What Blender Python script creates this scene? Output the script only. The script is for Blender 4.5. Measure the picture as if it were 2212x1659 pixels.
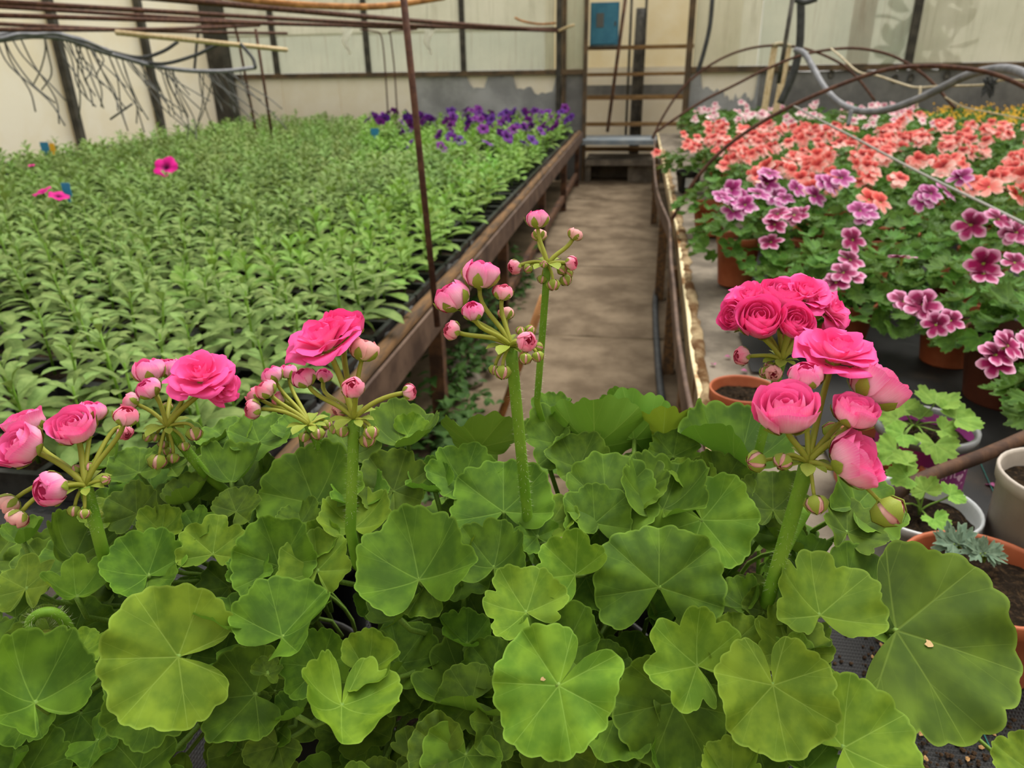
import bpy, math, random
import numpy as np
from mathutils import Matrix, Vector

for o in list(bpy.data.objects):
    bpy.data.objects.remove(o)
SC = bpy.context.scene
COL = SC.collection
rng = np.random.RandomState(7)
random.seed(7)

# ------------------------------------------------------------------ camera
F, CX, CY = 1580.0, 1106.0, 829.5
CAM = np.array([0.0, 0.0, 1.05])
YAW, PITCH, ROLL = math.radians(9.8), math.radians(23.8), math.radians(1.0)
_f = np.array([-math.sin(YAW) * math.cos(PITCH), math.cos(YAW) * math.cos(PITCH), -math.sin(PITCH)])
_r = np.array([math.cos(YAW), math.sin(YAW), 0.0])
_u = np.cross(_r, _f)
CR = _r * math.cos(ROLL) - _u * math.sin(ROLL)
CU = _u * math.cos(ROLL) + _r * math.sin(ROLL)
CF = _f
cd = bpy.data.cameras.new('camera')
cam = bpy.data.objects.new('camera', cd)
COL.objects.link(cam)
cam.matrix_world = Matrix((
    (CR[0], CU[0], -CF[0], CAM[0]), (CR[1], CU[1], -CF[1], CAM[1]),
    (CR[2], CU[2], -CF[2], CAM[2]), (0, 0, 0, 1)))
cd.sensor_fit = 'HORIZONTAL'
cd.sensor_width = 36.0
cd.lens = 36.0 * F / 2212.0
cd.clip_start = 0.02
cd.dof.use_dof = True
cd.dof.focus_distance = 0.46
cd.dof.aperture_fstop = cd.lens / 2.2
SC.camera = cam

# ------------------------------------------------------------------ light
W = bpy.data.worlds.new('overcast_sky')
SC.world = W
W.use_nodes = True
bg = W.node_tree.nodes['Background']
bg.inputs[0].default_value = (1.0, 0.965, 0.89, 1)
bg.inputs[1].default_value = 0.78
sd = bpy.data.lights.new('hazy_sun', 'SUN')
sd.energy = 3.0
sd.angle = math.radians(40)
sd.color = (1.0, 0.97, 0.9)
sun = bpy.data.objects.new('hazy_sun', sd)
sun.rotation_euler = (math.radians(-22), math.radians(14), 0)
COL.objects.link(sun)
VS = SC.view_settings
VS.view_transform = 'Standard'
VS.look = 'None'
VS.exposure = 0.4
VS.gamma = 1.0
VS.use_curve_mapping = False


# ------------------------------------------------------------------ pixel -> world
def ray(x, y):
    return CF + CR * ((x - CX) / F) - CU * ((y - CY) / F)


def at(x, y, d):
    return CAM + ray(x, y) * d


def on_y(x, y, Y):
    r = ray(x, y)
    return CAM + r * ((Y - CAM[1]) / r[1])


def on_x(x, y, X):
    r = ray(x, y)
    return CAM + r * ((X - CAM[0]) / r[0])


def on_z(x, y, Z):
    r = ray(x, y)
    return CAM + r * ((Z - CAM[2]) / r[2])


def proj(p):
    d = np.asarray(p, float) - CAM
    z = d @ CF
    return CX + F * (d @ CR) / z, CY - F * (d @ CU) / z, z


def cvec(v):
    """(right, up, towards the viewer) -> world direction"""
    w = CR * v[0] + CU * v[1] - CF * v[2]
    return w / np.linalg.norm(w)


def nrm(v):
    v = np.asarray(v, float)
    return v / max(1e-9, np.linalg.norm(v))


# ------------------------------------------------------------------ materials
def lin(c):
    """sRGB 0-255 -> linear rgba"""
    out = []
    for x in c[:3]:
        x = x / 255.0
        out.append(x / 12.92 if x <= 0.04045 else ((x + 0.055) / 1.055) ** 2.4)
    return tuple(out) + (1.0,)


class NT:
    def __init__(s, name):
        s.m = bpy.data.materials.new(name)
        s.m.use_nodes = True
        s.t = s.m.node_tree
        s.b = s.t.nodes['Principled BSDF']
        s.out = s.t.nodes['Material Output']

    def n(s, typ, **kw):
        nd = s.t.nodes.new(typ)
        for k, v in kw.items():
            setattr(nd, k, v)
        return nd

    def set(s, sock, v):
        if isinstance(v, bpy.types.NodeSocket):
            s.t.links.new(v, sock)
        else:
            sock.default_value = v

    def math(s, op, a, b=0.0, c=None, clamp=False):
        nd = s.n('ShaderNodeMath', operation=op, use_clamp=clamp)
        s.set(nd.inputs[0], a)
        s.set(nd.inputs[1], b)
        if c is not None:
            s.set(nd.inputs[2], c)
        return nd.outputs[0]

    def ramp(s, x, lo, hi, a=0.0, b=1.0):
        nd = s.n('ShaderNodeMapRange', interpolation_type='SMOOTHSTEP')
        s.set(nd.inputs[0], x)
        for i, v in enumerate((lo, hi, a, b)):
            s.set(nd.inputs[i + 1], v)
        return nd.outputs[0]

    def mix(s, fac, a, b, blend='MIX'):
        nd = s.n('ShaderNodeMix', data_type='RGBA', blend_type=blend)
        s.set(nd.inputs[0], fac)
        s.set(nd.inputs[6], a)
        s.set(nd.inputs[7], b)
        return nd.outputs[2]

    def noise(s, scale, detail=4.0, rough=0.55, vec=None, out=0):
        nd = s.n('ShaderNodeTexNoise')
        nd.inputs['Scale'].default_value = scale
        nd.inputs['Detail'].default_value = detail
        nd.inputs['Roughness'].default_value = rough
        if vec is not None:
            s.t.links.new(vec, nd.inputs['Vector'])
        return nd.outputs[out]

    def coord(s, which='Object'):
        return s.n('ShaderNodeTexCoord').outputs[which]

    def scaled(s, vec, sc):
        nd = s.n('ShaderNodeMapping')
        s.t.links.new(vec, nd.inputs[0])
        nd.inputs['Scale'].default_value = sc
        return nd.outputs[0]

    def attr(s, name, out='Fac'):
        nd = s.n('ShaderNodeAttribute', attribute_name=name)
        return nd.outputs[out]

    def bump(s, h, strength=0.3, dist=0.002):
        nd = s.n('ShaderNodeBump')
        nd.inputs['Strength'].default_value = strength
        nd.inputs['Distance'].default_value = dist
        s.set(nd.inputs['Height'], h)
        s.t.links.new(nd.outputs[0], s.b.inputs['Normal'])

    def fin(s, col, rough=0.6, spec=0.3, metal=0.0, transl=0.0, tcol=None):
        s.set(s.b.inputs['Base Color'], col)
        s.set(s.b.inputs['Roughness'], rough)
        s.set(s.b.inputs['Specular IOR Level'], spec)
        s.set(s.b.inputs['Metallic'], metal)
        if transl:
            tr = s.n('ShaderNodeBsdfTranslucent')
            s.set(tr.inputs[0], tcol if tcol is not None else col)
            mx = s.n('ShaderNodeMixShader')
            mx.inputs[0].default_value = transl
            s.t.links.new(s.b.outputs[0], mx.inputs[1])
            s.t.links.new(tr.outputs[0], mx.inputs[2])
            s.t.links.new(mx.outputs[0], s.out.inputs[0])
        return s.m


def simple(name, c1, c2=None, scale=8.0, rough=0.6, spec=0.3, metal=0.0, bump=None, transl=0.0, lo=0.35, hi=0.65, stretch=None, rnd=0.0):
    s = NT(name)
    v = s.coord()
    if stretch:
        v = s.scaled(v, stretch)
    col = lin(c1)
    if c2 is not None:
        col = s.mix(s.ramp(s.noise(scale, 5, 0.6, v), lo, hi), lin(c1), lin(c2))
    if rnd:
        hv = s.n('ShaderNodeHueSaturation')
        oi = s.n('ShaderNodeObjectInfo').outputs['Random']
        s.set(hv.inputs['Value'], s.math('MULTIPLY_ADD', oi, rnd * 2, 1 - rnd))
        s.set(hv.inputs['Color'], col)
        col = hv.outputs[0]
    if bump:
        s.bump(s.noise(bump[0], 6, 0.65, v), bump[1], bump[2] if len(bump) > 2 else 0.003)
    return s.fin(col, rough, spec, metal, transl)


def leaf_material(name, top, top2, vein, under, edge, rough=0.55, spec=0.25, veinamt=0.6, delta=52.0, transl=0.22, fine=90.0, rnd=0.16, zone=None, fuzz=0.25):
    s = NT(name)
    sx = s.n('ShaderNodeSeparateXYZ')
    s.t.links.new(s.attr('luv', 'Vector'), sx.inputs[0])
    x, y, e = sx.outputs
    r = s.math('SQRT', s.math('ADD', s.math('MULTIPLY', x, x), s.math('MULTIPLY', y, y)))
    th = s.math('DIVIDE', s.math('ARCTAN2', x, y), math.radians(delta))
    a = s.math('MULTIPLY', s.math('ABSOLUTE', s.math('SUBTRACT', th, s.math('ROUND', th))), math.radians(delta))
    lat = s.math('MULTIPLY', r, s.math('SINE', a))
    w = s.math('MULTIPLY_ADD', r, -0.010, 0.016)
    v1 = s.ramp(s.math('DIVIDE', lat, w), 0.25, 1.0, 1.0, 0.0)
    br1 = s.math('ABSOLUTE', s.math('SUBTRACT', lat, s.math('MULTIPLY', s.math('MAXIMUM', s.math('SUBTRACT', r, 0.45), 0.0), 0.40)))
    br2 = s.math('ABSOLUTE', s.math('SUBTRACT', lat, s.math('MULTIPLY', s.math('MAXIMUM', s.math('SUBTRACT', r, 0.25), 0.0), 0.62)))
    v2 = s.math('MULTIPLY', s.ramp(s.math('DIVIDE', br1, w), 0.1, 0.7, 1.0, 0.0), 0.5)
    v3 = s.math('MULTIPLY', s.ramp(s.math('DIVIDE', br2, w), 0.1, 0.6, 1.0, 0.0), 0.12)
    v = s.math('MAXIMUM', v1, s.math('MAXIMUM', v2, v3))
    oc = s.coord()
    n1 = s.noise(2.6, 3, 0.5, oc)
    base = s.mix(s.ramp(n1, 0.35, 0.68), lin(top), lin(top2))
    if zone:
        zf = s.math('MULTIPLY', s.ramp(r, 0.15, 0.4), s.ramp(r, 0.45, 0.7, 1.0, 0.0))
        base = s.mix(s.math('MULTIPLY', zf, 0.35), base, lin(zone))
    base = s.mix(s.math('MULTIPLY', v, veinamt), base, lin(vein))
    base = s.mix(s.ramp(e, 0.955, 1.0, 0.0, 0.6), base, lin(edge))
    vor = s.n('ShaderNodeTexVoronoi', feature='DISTANCE_TO_EDGE')
    vor.inputs['Scale'].default_value = fine * 6
    s.t.links.new(oc, vor.inputs['Vector'])
    cell = s.ramp(vor.outputs['Distance'], 0.0, 0.22)
    base = s.mix(s.math('MULTIPLY', s.math('SUBTRACT', 1.0, cell), fuzz), base, lin(vein))
    und = s.mix(s.math('MULTIPLY', v, 0.75), lin(under), lin(vein))
    bf = s.n('ShaderNodeNewGeometry').outputs['Backfacing']
    col = s.mix(bf, base, und)
    hv = s.n('ShaderNodeHueSaturation')
    oi = s.n('ShaderNodeObjectInfo').outputs['Random']
    va = s.math('ADD', oi, s.attr('var'))
    s.set(hv.inputs['Value'], s.math('MULTIPLY_ADD', va, rnd * 2, 1 - rnd))
    s.set(hv.inputs['Hue'], s.math('MULTIPLY_ADD', va, 0.022, 0.487))
    s.set(hv.inputs['Color'], col)
    hgt = s.math('ADD', s.math('MULTIPLY', v, -1.0), s.math('MULTIPLY', cell, 0.35))
    s.bump(hgt, 0.35, 0.0012)
    return s.fin(hv.outputs[0], rough, spec, 0.0, transl)


def petal_material(name, rim, mid, base, inside, transl=0.25, rnd=0.08, streak=0.25):
    s = NT(name)
    sx = s.n('ShaderNodeSeparateXYZ')
    s.t.links.new(s.attr('luv', 'Vector'), sx.inputs[0])
    t, sd_, ly = sx.outputs
    c = s.mix(s.ramp(t, 0.08, 0.5), lin(base), lin(mid))
    c = s.mix(s.ramp(t, 0.5, 1.0), c, lin(rim))
    wv = s.noise(9.0, 2, 0.5, s.scaled(s.attr('luv', 'Vector'), (0.25, 3.0, 1.0)))
    c = s.mix(s.math('MULTIPLY', s.ramp(wv, 0.45, 0.7), streak), c, lin(base))
    ins = s.mix(s.ramp(t, 0.1, 0.9), lin(inside), lin(rim))
    bf = s.n('ShaderNodeNewGeometry').outputs['Backfacing']
    c = s.mix(bf, c, ins)
    hv = s.n('ShaderNodeHueSaturation')
    oi = s.n('ShaderNodeObjectInfo').outputs['Random']
    s.set(hv.inputs['Value'], s.math('MULTIPLY_ADD', oi, rnd * 2, 1 - rnd))
    s.set(hv.inputs['Color'], c)
    s.bump(wv, 0.25, 0.001)
    return s.fin(hv.outputs[0], 0.55, 0.2, 0.0, transl)


def color_attr_material(name, rough=0.6, transl=0.2, rnd=0.1):
    s = NT(name)
    c = s.attr('Col', 'Color')
    hv = s.n('ShaderNodeHueSaturation')
    oi = s.n('ShaderNodeObjectInfo').outputs['Random']
    s.set(hv.inputs['Value'], s.math('MULTIPLY_ADD', oi, rnd * 2, 1 - rnd))
    s.set(hv.inputs['Color'], c)
    return s.fin(hv.outputs[0], rough, 0.2, 0.0, transl)


def pane_material(name, c1, c2, see=0.4, ribs=True):
    """cloudy ribbed polycarbonate: part translucent white, part rough see-through"""
    s = NT(name)
    v = s.coord()
    n = s.noise(2.2, 5, 0.6, v)
    col = s.mix(s.ramp(n, 0.35, 0.7), lin(c1), lin(c2))
    streak = s.noise(3.0, 4, 0.6, s.scaled(v, (9, 9, 0.6)))
    col = s.mix(s.math('MULTIPLY', s.ramp(streak, 0.5, 0.75), 0.35), col, lin((150, 138, 108)))
    s.set(s.b.inputs['Base Color'], col)
    s.b.inputs['Roughness'].default_value = 0.35
    s.b.inputs['Specular IOR Level'].default_value = 0.3
    wv = s.n('ShaderNodeTexWave', wave_type='BANDS', bands_direction='X')
    wv.inputs['Scale'].default_value = 28.0
    s.t.links.new(v, wv.inputs['Vector'])
    if ribs:
        s.bump(wv.outputs['Fac'], 0.35, 0.004)
    tr = s.n('ShaderNodeBsdfTranslucent')
    s.set(tr.inputs[0], col)
    rf = s.n('ShaderNodeBsdfRefraction')
    rf.inputs['IOR'].default_value = 1.12
    rf.inputs['Roughness'].default_value = 0.2
    s.set(rf.inputs[0], lin((232, 232, 222)))
    m1 = s.n('ShaderNodeMixShader')
    m1.inputs[0].default_value = 0.55
    s.t.links.new(s.b.outputs[0], m1.inputs[1])
    s.t.links.new(tr.outputs[0], m1.inputs[2])
    m2 = s.n('ShaderNodeMixShader')
    m2.inputs[0].default_value = see
    s.t.links.new(m1.outputs[0], m2.inputs[1])
    s.t.links.new(rf.outputs[0], m2.inputs[2])
    s.t.links.new(m2.outputs[0], s.out.inputs[0])
    return s.m


M = {}
M['gleaf'] = leaf_material('geranium_leaf', (65, 98, 18), (97, 132, 28), (132, 164, 66), (104, 146, 44), (130, 168, 58), zone=(54, 80, 18), veinamt=0.38, fuzz=0.06, transl=0.16, rnd=0.2)
M['gleaf_young'] = leaf_material('geranium_leaf_young', (88, 124, 22), (122, 155, 36), (150, 182, 80), (138, 168, 46), (146, 182, 70), zone=(78, 114, 26), veinamt=0.4, fuzz=0.06, transl=0.16, rnd=0.09)
M['regal_leaf'] = leaf_material('regal_leaf', (54, 96, 24), (82, 128, 34), (116, 154, 68), (112, 148, 72), (120, 160, 74), rough=0.5, delta=50, fine=60, rnd=0.22)
M['pale_leaf'] = leaf_material('scented_leaf', (100, 146, 44), (130, 172, 64), (158, 192, 100), (140, 170, 90), (150, 182, 96), rough=0.6)
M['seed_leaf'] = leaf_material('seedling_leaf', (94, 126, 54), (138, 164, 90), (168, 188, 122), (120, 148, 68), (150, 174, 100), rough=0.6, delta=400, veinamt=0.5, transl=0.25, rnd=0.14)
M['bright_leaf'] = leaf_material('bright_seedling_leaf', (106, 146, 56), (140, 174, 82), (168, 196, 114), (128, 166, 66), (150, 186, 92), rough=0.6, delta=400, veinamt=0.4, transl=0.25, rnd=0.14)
M['stem'] = simple('green_stem', (92, 136, 32), (116, 154, 48), 30, 0.55, 0.25, bump=(300, 0.2, 0.0006))
M['petiole'] = simple('petiole', (96, 130, 46), (118, 148, 62), 30, 0.55, 0.25)
M['pedicel'] = simple('pedicel', (140, 152, 54), (160, 132, 58), 40, 0.55, 0.25, lo=0.45, hi=0.7)
M['sepal'] = simple('sepal', (128, 152, 48), (158, 166, 72), 60, 0.55, 0.25, transl=0.15, rnd=0.1)
M['stake'] = simple('rusty_rod', (70, 46, 38), (96, 66, 52), 40, 0.75, 0.2, bump=(200, 0.4, 0.002))
M['p_open'] = petal_material('petal_open', (250, 88, 166), (252, 122, 184), (253, 200, 220), (250, 96, 166), streak=0.15)
M['p_half'] = petal_material('petal_half', (250, 112, 180), (252, 188, 216), (253, 232, 236), (248, 118, 182))
M['p_bud'] = petal_material('petal_bud', (248, 132, 170), (251, 194, 208), (252, 232, 224), (226, 76, 120))
M['p_pale'] = petal_material('petal_pale', (244, 172, 178), (248, 196, 190), (238, 226, 196), (220, 80, 110))
M['flower_col'] = color_attr_material('regal_petal')
M['terracotta'] = simple('terracotta_plastic', (166, 88, 56), (184, 106, 72), 14, 0.55, 0.3, bump=(60, 0.1), rnd=0.06)
M['brown_pot'] = simple('brown_plastic', (92, 50, 36), (106, 60, 44), 14, 0.5, 0.3)
M['black_pot'] = simple('black_plastic', (26, 26, 27), (38, 38, 38), 20, 0.45, 0.4)
M['magenta_pot'] = simple('magenta_plastic', (178, 70, 160), (190, 84, 172), 10, 0.45, 0.35)
M['grey_rim'] = simple('grey_plastic', (118, 120, 122), (132, 133, 134), 20, 0.45, 0.35)
M['silver_pot'] = simple('pale_grey_plastic', (186, 190, 194), (204, 206, 208), 20, 0.45, 0.35)
M['taupe_pot'] = simple('taupe_plastic', (168, 158, 148), (182, 172, 162), 20, 0.5, 0.3)
M['print'] = simple('white_print', (232, 190, 222), None, rough=0.6)
M['soil'] = simple('potting_soil', (38, 30, 22), (84, 66, 46), 160, 0.95, 0.1, bump=(220, 1.0, 0.006), lo=0.45, hi=0.75)
M['crumb'] = simple('wood_crumb', (196, 160, 112), (140, 100, 62), 80, 0.9, 0.1)
M['soil_crumb'] = simple('soil_crumb', (46, 36, 27), (70, 54, 40), 80, 0.95, 0.1)
M['fallen'] = simple('fallen_petal', (170, 56, 120), (206, 130, 176), 120, 0.6, 0.2, transl=0.2)
M['rust'] = simple('rusty_iron', (64, 46, 38), (112, 80, 58), 18, 0.75, 0.25, bump=(90, 0.4, 0.002))
M['rail'] = simple('brown_angle_iron', (72, 54, 46), (108, 86, 72), 9, 0.6, 0.35, bump=(90, 0.25, 0.002))
M['film'] = simple('black_film', (34, 35, 36), (92, 94, 95), 14, 0.35, 0.5, bump=(26, 0.8, 0.01), lo=0.5, hi=0.8)
M['tray'] = simple('tray_plastic', (22, 23, 24), (48, 49, 50), 26, 0.4, 0.45, bump=(40, 0.3, 0.004))
M['old_wood'] = simple('weathered_wood', (124, 94, 64), (82, 68, 56), 10, 0.85, 0.15, bump=(60, 0.5, 0.003), stretch=(6, 0.8, 6))
M['slab'] = simple('bench_concrete', (98, 90, 80), (138, 128, 114), 7, 0.9, 0.15, bump=(60, 0.5, 0.004))
M['crust'] = simple('rusty_crust', (104, 74, 46), (184, 162, 126), 16, 0.95, 0.1, bump=(70, 1.0, 0.012))
M['white_board'] = simple('peeling_board', (226, 210, 170), (150, 104, 60), 7, 0.85, 0.15, bump=(50, 0.4, 0.003), lo=0.52, hi=0.66)
M['floor'] = simple('aisle_concrete', (94, 80, 64), (134, 118, 98), 5, 0.92, 0.12, bump=(40, 0.5, 0.006), lo=0.3, hi=0.75)
M['earth'] = simple('earth', (92, 80, 62), (120, 104, 82), 4, 0.95, 0.1, bump=(20, 0.5, 0.02))
M['frame'] = simple('grey_steel_frame', (58, 56, 51), (84, 80, 72), 10, 0.7, 0.25, bump=(50, 0.2))
M['frame_rust'] = simple('rust_stained_frame', (80, 70, 58), (112, 92, 70), 8, 0.75, 0.2)
M['cream'] = simple('cream_sheet', (242, 232, 204), (249, 243, 224), 3, 0.7, 0.2, bump=(8, 0.2, 0.01), transl=0.4, lo=0.3, hi=0.7)
M['board'] = simple('cream_board', (242, 232, 210), (249, 242, 226), 2.5, 0.75, 0.2)
M['grey_sheet'] = simple('grey_foil', (138, 140, 142), (172, 174, 176), 3.5, 0.5, 0.4, bump=(10, 0.5, 0.012))
M['grey_sheet_dark'] = simple('dark_grey_foil', (104, 104, 104), (128, 128, 126), 5, 0.6, 0.35, bump=(14, 0.4, 0.01))
M['shelf_wood'] = simple('shelf_wood', (120, 92, 60), (150, 120, 82), 8, 0.8, 0.15, bump=(40, 0.3), stretch=(1, 6, 6))
M['pane'] = pane_material('cloudy_pane', (222, 221, 204), (236, 234, 220), see=0.4)
M['pane_green'] = pane_material('greenish_pane', (206, 212, 198), (222, 224, 210), see=0.5)
M['blue'] = simple('blue_enamel', (46, 112, 142), (60, 128, 156), 9, 0.5, 0.4)
M['blue_dark'] = simple('dark_window', (96, 98, 96), None, rough=0.4)
M['blue_plank'] = simple('blue_grey_plank', (120, 132, 142), (146, 152, 156), 8, 0.6, 0.3)
M['pipe'] = simple('dark_pipe', (62, 60, 56), (96, 92, 84), 12, 0.6, 0.3)
M['hose'] = simple('grey_hose', (104, 106, 112), (128, 129, 134), 20, 0.55, 0.35)
M['hose_dark'] = simple('dark_hose', (56, 58, 60), (74, 76, 78), 20, 0.55, 0.35)
M['drip'] = simple('drip_tube', (70, 72, 70), (96, 96, 92), 20, 0.55, 0.35)
M['twine'] = simple('pale_twine', (206, 194, 168), (182, 168, 140), 60, 0.9, 0.1)
M['wire'] = simple('grey_wire', (150, 148, 142), None, rough=0.5)
M['pale_wood'] = simple('pale_wood', (212, 194, 158), (184, 160, 120), 10, 0.8, 0.15, stretch=(8, 8, 1))
M['branch'] = simple('bark_stick', (196, 142, 92), (150, 104, 66), 18, 0.85, 0.15, bump=(60, 0.4))
M['tag_blue'] = simple('blue_tag', (48, 128, 178), None, rough=0.5)
M['tag_yellow'] = simple('yellow_tag', (232, 176, 44), None, rough=0.5)
M['clear'] = simple('clear_film', (222, 220, 206), None, rough=0.35, transl=0.5)
M['teal'] = simple('teal_thread', (44, 120, 112), None, rough=0.7)
M['weed'] = simple('weed_leaf', (48, 80, 30), (68, 100, 40), 20, 0.65, 0.2, transl=0.2, rnd=0.1)
M['red_post'] = simple('red_cloth', (196, 92, 92), None)
M['green_out'] = simple('outdoor_green', (98, 128, 92), (72, 104, 66), 4)
M['hair'] = simple('plant_hair', (206, 214, 170), None, rough=0.6, transl=0.3)
M['dry'] = simple('dry_patch', (206, 182, 136), (160, 124, 84), 300, rough=0.9)
M['ochre'] = simple('ochre_strip', (196, 150, 70), (170, 120, 54), 9, 0.8)


def cloth_material():
    s = NT('woven_ground_cover')
    v = s.coord()
    w1 = s.n('ShaderNodeTexWave', wave_type='BANDS', bands_direction='X')
    w1.inputs['Scale'].default_value = 100.0
    w2 = s.n('ShaderNodeTexWave', wave_type='BANDS', bands_direction='Y')
    w2.inputs['Scale'].default_value = 62.0
    for w in (w1, w2):
        w.inputs['Distortion'].default_value = 0.4
        s.t.links.new(v, w.inputs['Vector'])
    h = s.math('MULTIPLY', w1.outputs['Fac'], w2.outputs['Fac'])
    n = s.noise(6.0, 6, 0.65, v)
    col = s.mix(s.math('MULTIPLY', h, 0.6), lin((20, 20, 21)), lin((62, 62, 62)))
    col = s.mix(s.ramp(n, 0.55, 0.72, 0.0, 0.65), col, lin((66, 54, 42)))
    s.bump(h, 0.7, 0.002)
    return s.fin(col, 0.6, 0.35)


M['cloth'] = cloth_material()


# ------------------------------------------------------------------ mesh helpers
def mk(name, V, Fc, mat, smooth=True, luv=None, col=None, var=None):
    me = bpy.data.meshes.new(name)
    V = np.asarray(V, float)
    me.from_pydata(V.tolist(), [], Fc if isinstance(Fc, list) else Fc.tolist())
    if smooth:
        me.polygons.foreach_set('use_smooth', np.ones(len(me.polygons), bool))
    if luv is not None:
        a = me.attributes.new('luv', 'FLOAT_VECTOR', 'POINT')
        a.data.foreach_set('vector', np.asarray(luv, np.float32).ravel())
    if col is not None:
        a = me.attributes.new('Col', 'FLOAT_COLOR', 'POINT')
        a.data.foreach_set('color', np.asarray(col, np.float32).ravel())
    if var is not None:
        a = me.attributes.new('var', 'FLOAT', 'POINT')
        a.data.foreach_set('value', np.asarray(var, np.float32).ravel())
    if mat is not None:
        me.materials.append(M[mat] if isinstance(mat, str) else mat)
    me.update()
    return me


def ob(name, me, parent=None, mw=None, loc=None):
    o = bpy.data.objects.new(name, me)
    COL.objects.link(o)
    if parent is not None:
        o.parent = parent
    if mw is not None:
        o.matrix_basis = mw
    elif loc is not None:
        o.location = Vector([float(c) for c in loc])
    return o


def tag(o, label=None, cat=None, group=None, kind=None):
    if label:
        o['label'] = label
    if cat:
        o['category'] = cat
    if group:
        o['group'] = group
    if kind:
        o['kind'] = kind
    return o


def thing(name, loc, label, cat, group=None):
    o = bpy.data.objects.new(name, None)
    o.empty_display_size = 0.02
    COL.objects.link(o)
    o.location = Vector([float(c) for c in loc])
    return tag(o, label, cat, group)


def struct(name, me=None, loc=None, label=None):
    o = ob(name, me, loc=loc)
    if me is None:
        o.empty_display_size = 0.05
    return tag(o, label, None, None, 'structure')


def box(c, s, rot=None):
    c = np.asarray(c, float)
    h = np.asarray(s, float) / 2
    V = np.array([[x, y, z] for x in (-1, 1) for y in (-1, 1) for z in (-1, 1)], float) * h
    if rot is not None:
        V = V @ np.asarray(rot).T
    return V + c, [[0, 1, 3, 2], [4, 6, 7, 5], [0, 4, 5, 1], [2, 3, 7, 6], [0, 2, 6, 4], [1, 5, 7, 3]]


def bbox(x0, x1, y0, y1, z0, z1):
    return box(((x0 + x1) / 2, (y0 + y1) / 2, (z0 + z1) / 2), (x1 - x0, y1 - y0, z1 - z0))


def joinm(parts):
    V, Fc, n = [], [], 0
    for v, f in parts:
        V.append(np.asarray(v, float))
        Fc += [[i + n for i in q] for q in f]
        n += len(v)
    return np.vstack(V), Fc


def tube(P, r, sides=8, cap=True):
    P = np.asarray(P, float)
    n = len(P)
    r = np.full(n, r, float) if np.isscalar(r) else np.asarray(r, float)
    T = np.gradient(P, axis=0)
    T /= np.linalg.norm(T, axis=1)[:, None] + 1e-12
    a = np.array([0, 0, 1.0]) if abs(T[0][2]) < 0.9 else np.array([1.0, 0, 0])
    X = np.cross(a, T[0])
    X /= np.linalg.norm(X)
    V = []
    ang = np.arange(sides) * 2 * math.pi / sides
    for i in range(n):
        X = X - T[i] * (X @ T[i])
        X /= np.linalg.norm(X) + 1e-12
        Y = np.cross(T[i], X)
        V.append(P[i] + r[i] * (np.cos(ang)[:, None] * X + np.sin(ang)[:, None] * Y))
    V = np.vstack(V)
    Fc = [[i * sides + j, i * sides + (j + 1) % sides, (i + 1) * sides + (j + 1) % sides, (i + 1) * sides + j] for i in range(n - 1) for j in range(sides)]
    if cap:
        Fc.append(list(range(sides))[::-1])
        Fc.append([(n - 1) * sides + j for j in range(sides)])
    return V, Fc


def bez(a, b, c, d, n=10):
    t = np.linspace(0, 1, n)[:, None]
    a, b, c, d = [np.asarray(p, float) for p in (a, b, c, d)]
    return (1 - t) ** 3 * a + 3 * (1 - t) ** 2 * t * b + 3 * (1 - t) * t * t * c + t ** 3 * d


def spline(P, n=8):
    """Catmull-Rom through the points"""
    P = np.asarray(P, float)
    Q = np.vstack([2 * P[0] - P[1], P, 2 * P[-1] - P[-2]])
    out = []
    for i in range(1, len(Q) - 2):
        p0, p1, p2, p3 = Q[i - 1:i + 3]
        for t in np.linspace(0, 1, n, endpoint=False):
            out.append(0.5 * ((2 * p1) + (p2 - p0) * t + (2 * p0 - 5 * p1 + 4 * p2 - p3) * t * t + (3 * p1 - p0 - 3 * p2 + p3) * t ** 3))
    out.append(P[-1])
    return np.array(out)


def lathe(prof, sides=32):
    prof = np.asarray(prof, float)
    ang = np.arange(sides) * 2 * math.pi / sides
    V = np.vstack([np.stack([r * np.cos(ang), r * np.sin(ang), np.full(sides, z)], 1) for r, z in prof])
    n = len(prof)
    Fc = [[i * sides + j, i * sides + (j + 1) % sides, (i + 1) * sides + (j + 1) % sides, (i + 1) * sides + j] for i in range(n - 1) for j in range(sides)]
    return V, Fc


def bar(p0, p1, w, d=None, mat=None, up=(0, 0, 1)):
    """rectangular bar between two points"""
    p0, p1 = np.asarray(p0, float), np.asarray(p1, float)
    t = nrm(p1 - p0)
    x = nrm(np.cross(up, t)) if abs(t @ nrm(up)) < 0.98 else nrm(np.cross((0, 1, 0), t))
    y = np.cross(t, x)
    R = np.stack([x, y, t], 1)
    return box((p0 + p1) / 2, (w, d or w, np.linalg.norm(p1 - p0)), R)


def frame_mat(loc, nor, tip, s=1.0):
    z = nrm(nor)
    y = np.asarray(tip, float) - z * (np.asarray(tip) @ z)
    if np.linalg.norm(y) < 1e-4:
        y = np.cross(z, [1, 0, 0])
    y = nrm(y)
    x = np.cross(y, z)
    return Matrix(((x[0] * s, y[0] * s, z[0] * s, loc[0]), (x[1] * s, y[1] * s, z[1] * s, loc[1]),
                   (x[2] * s, y[2] * s, z[2] * s, loc[2]), (0, 0, 0, 1)))


def tomat(Mt):
    return np.array([list(r) for r in Mt])


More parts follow.
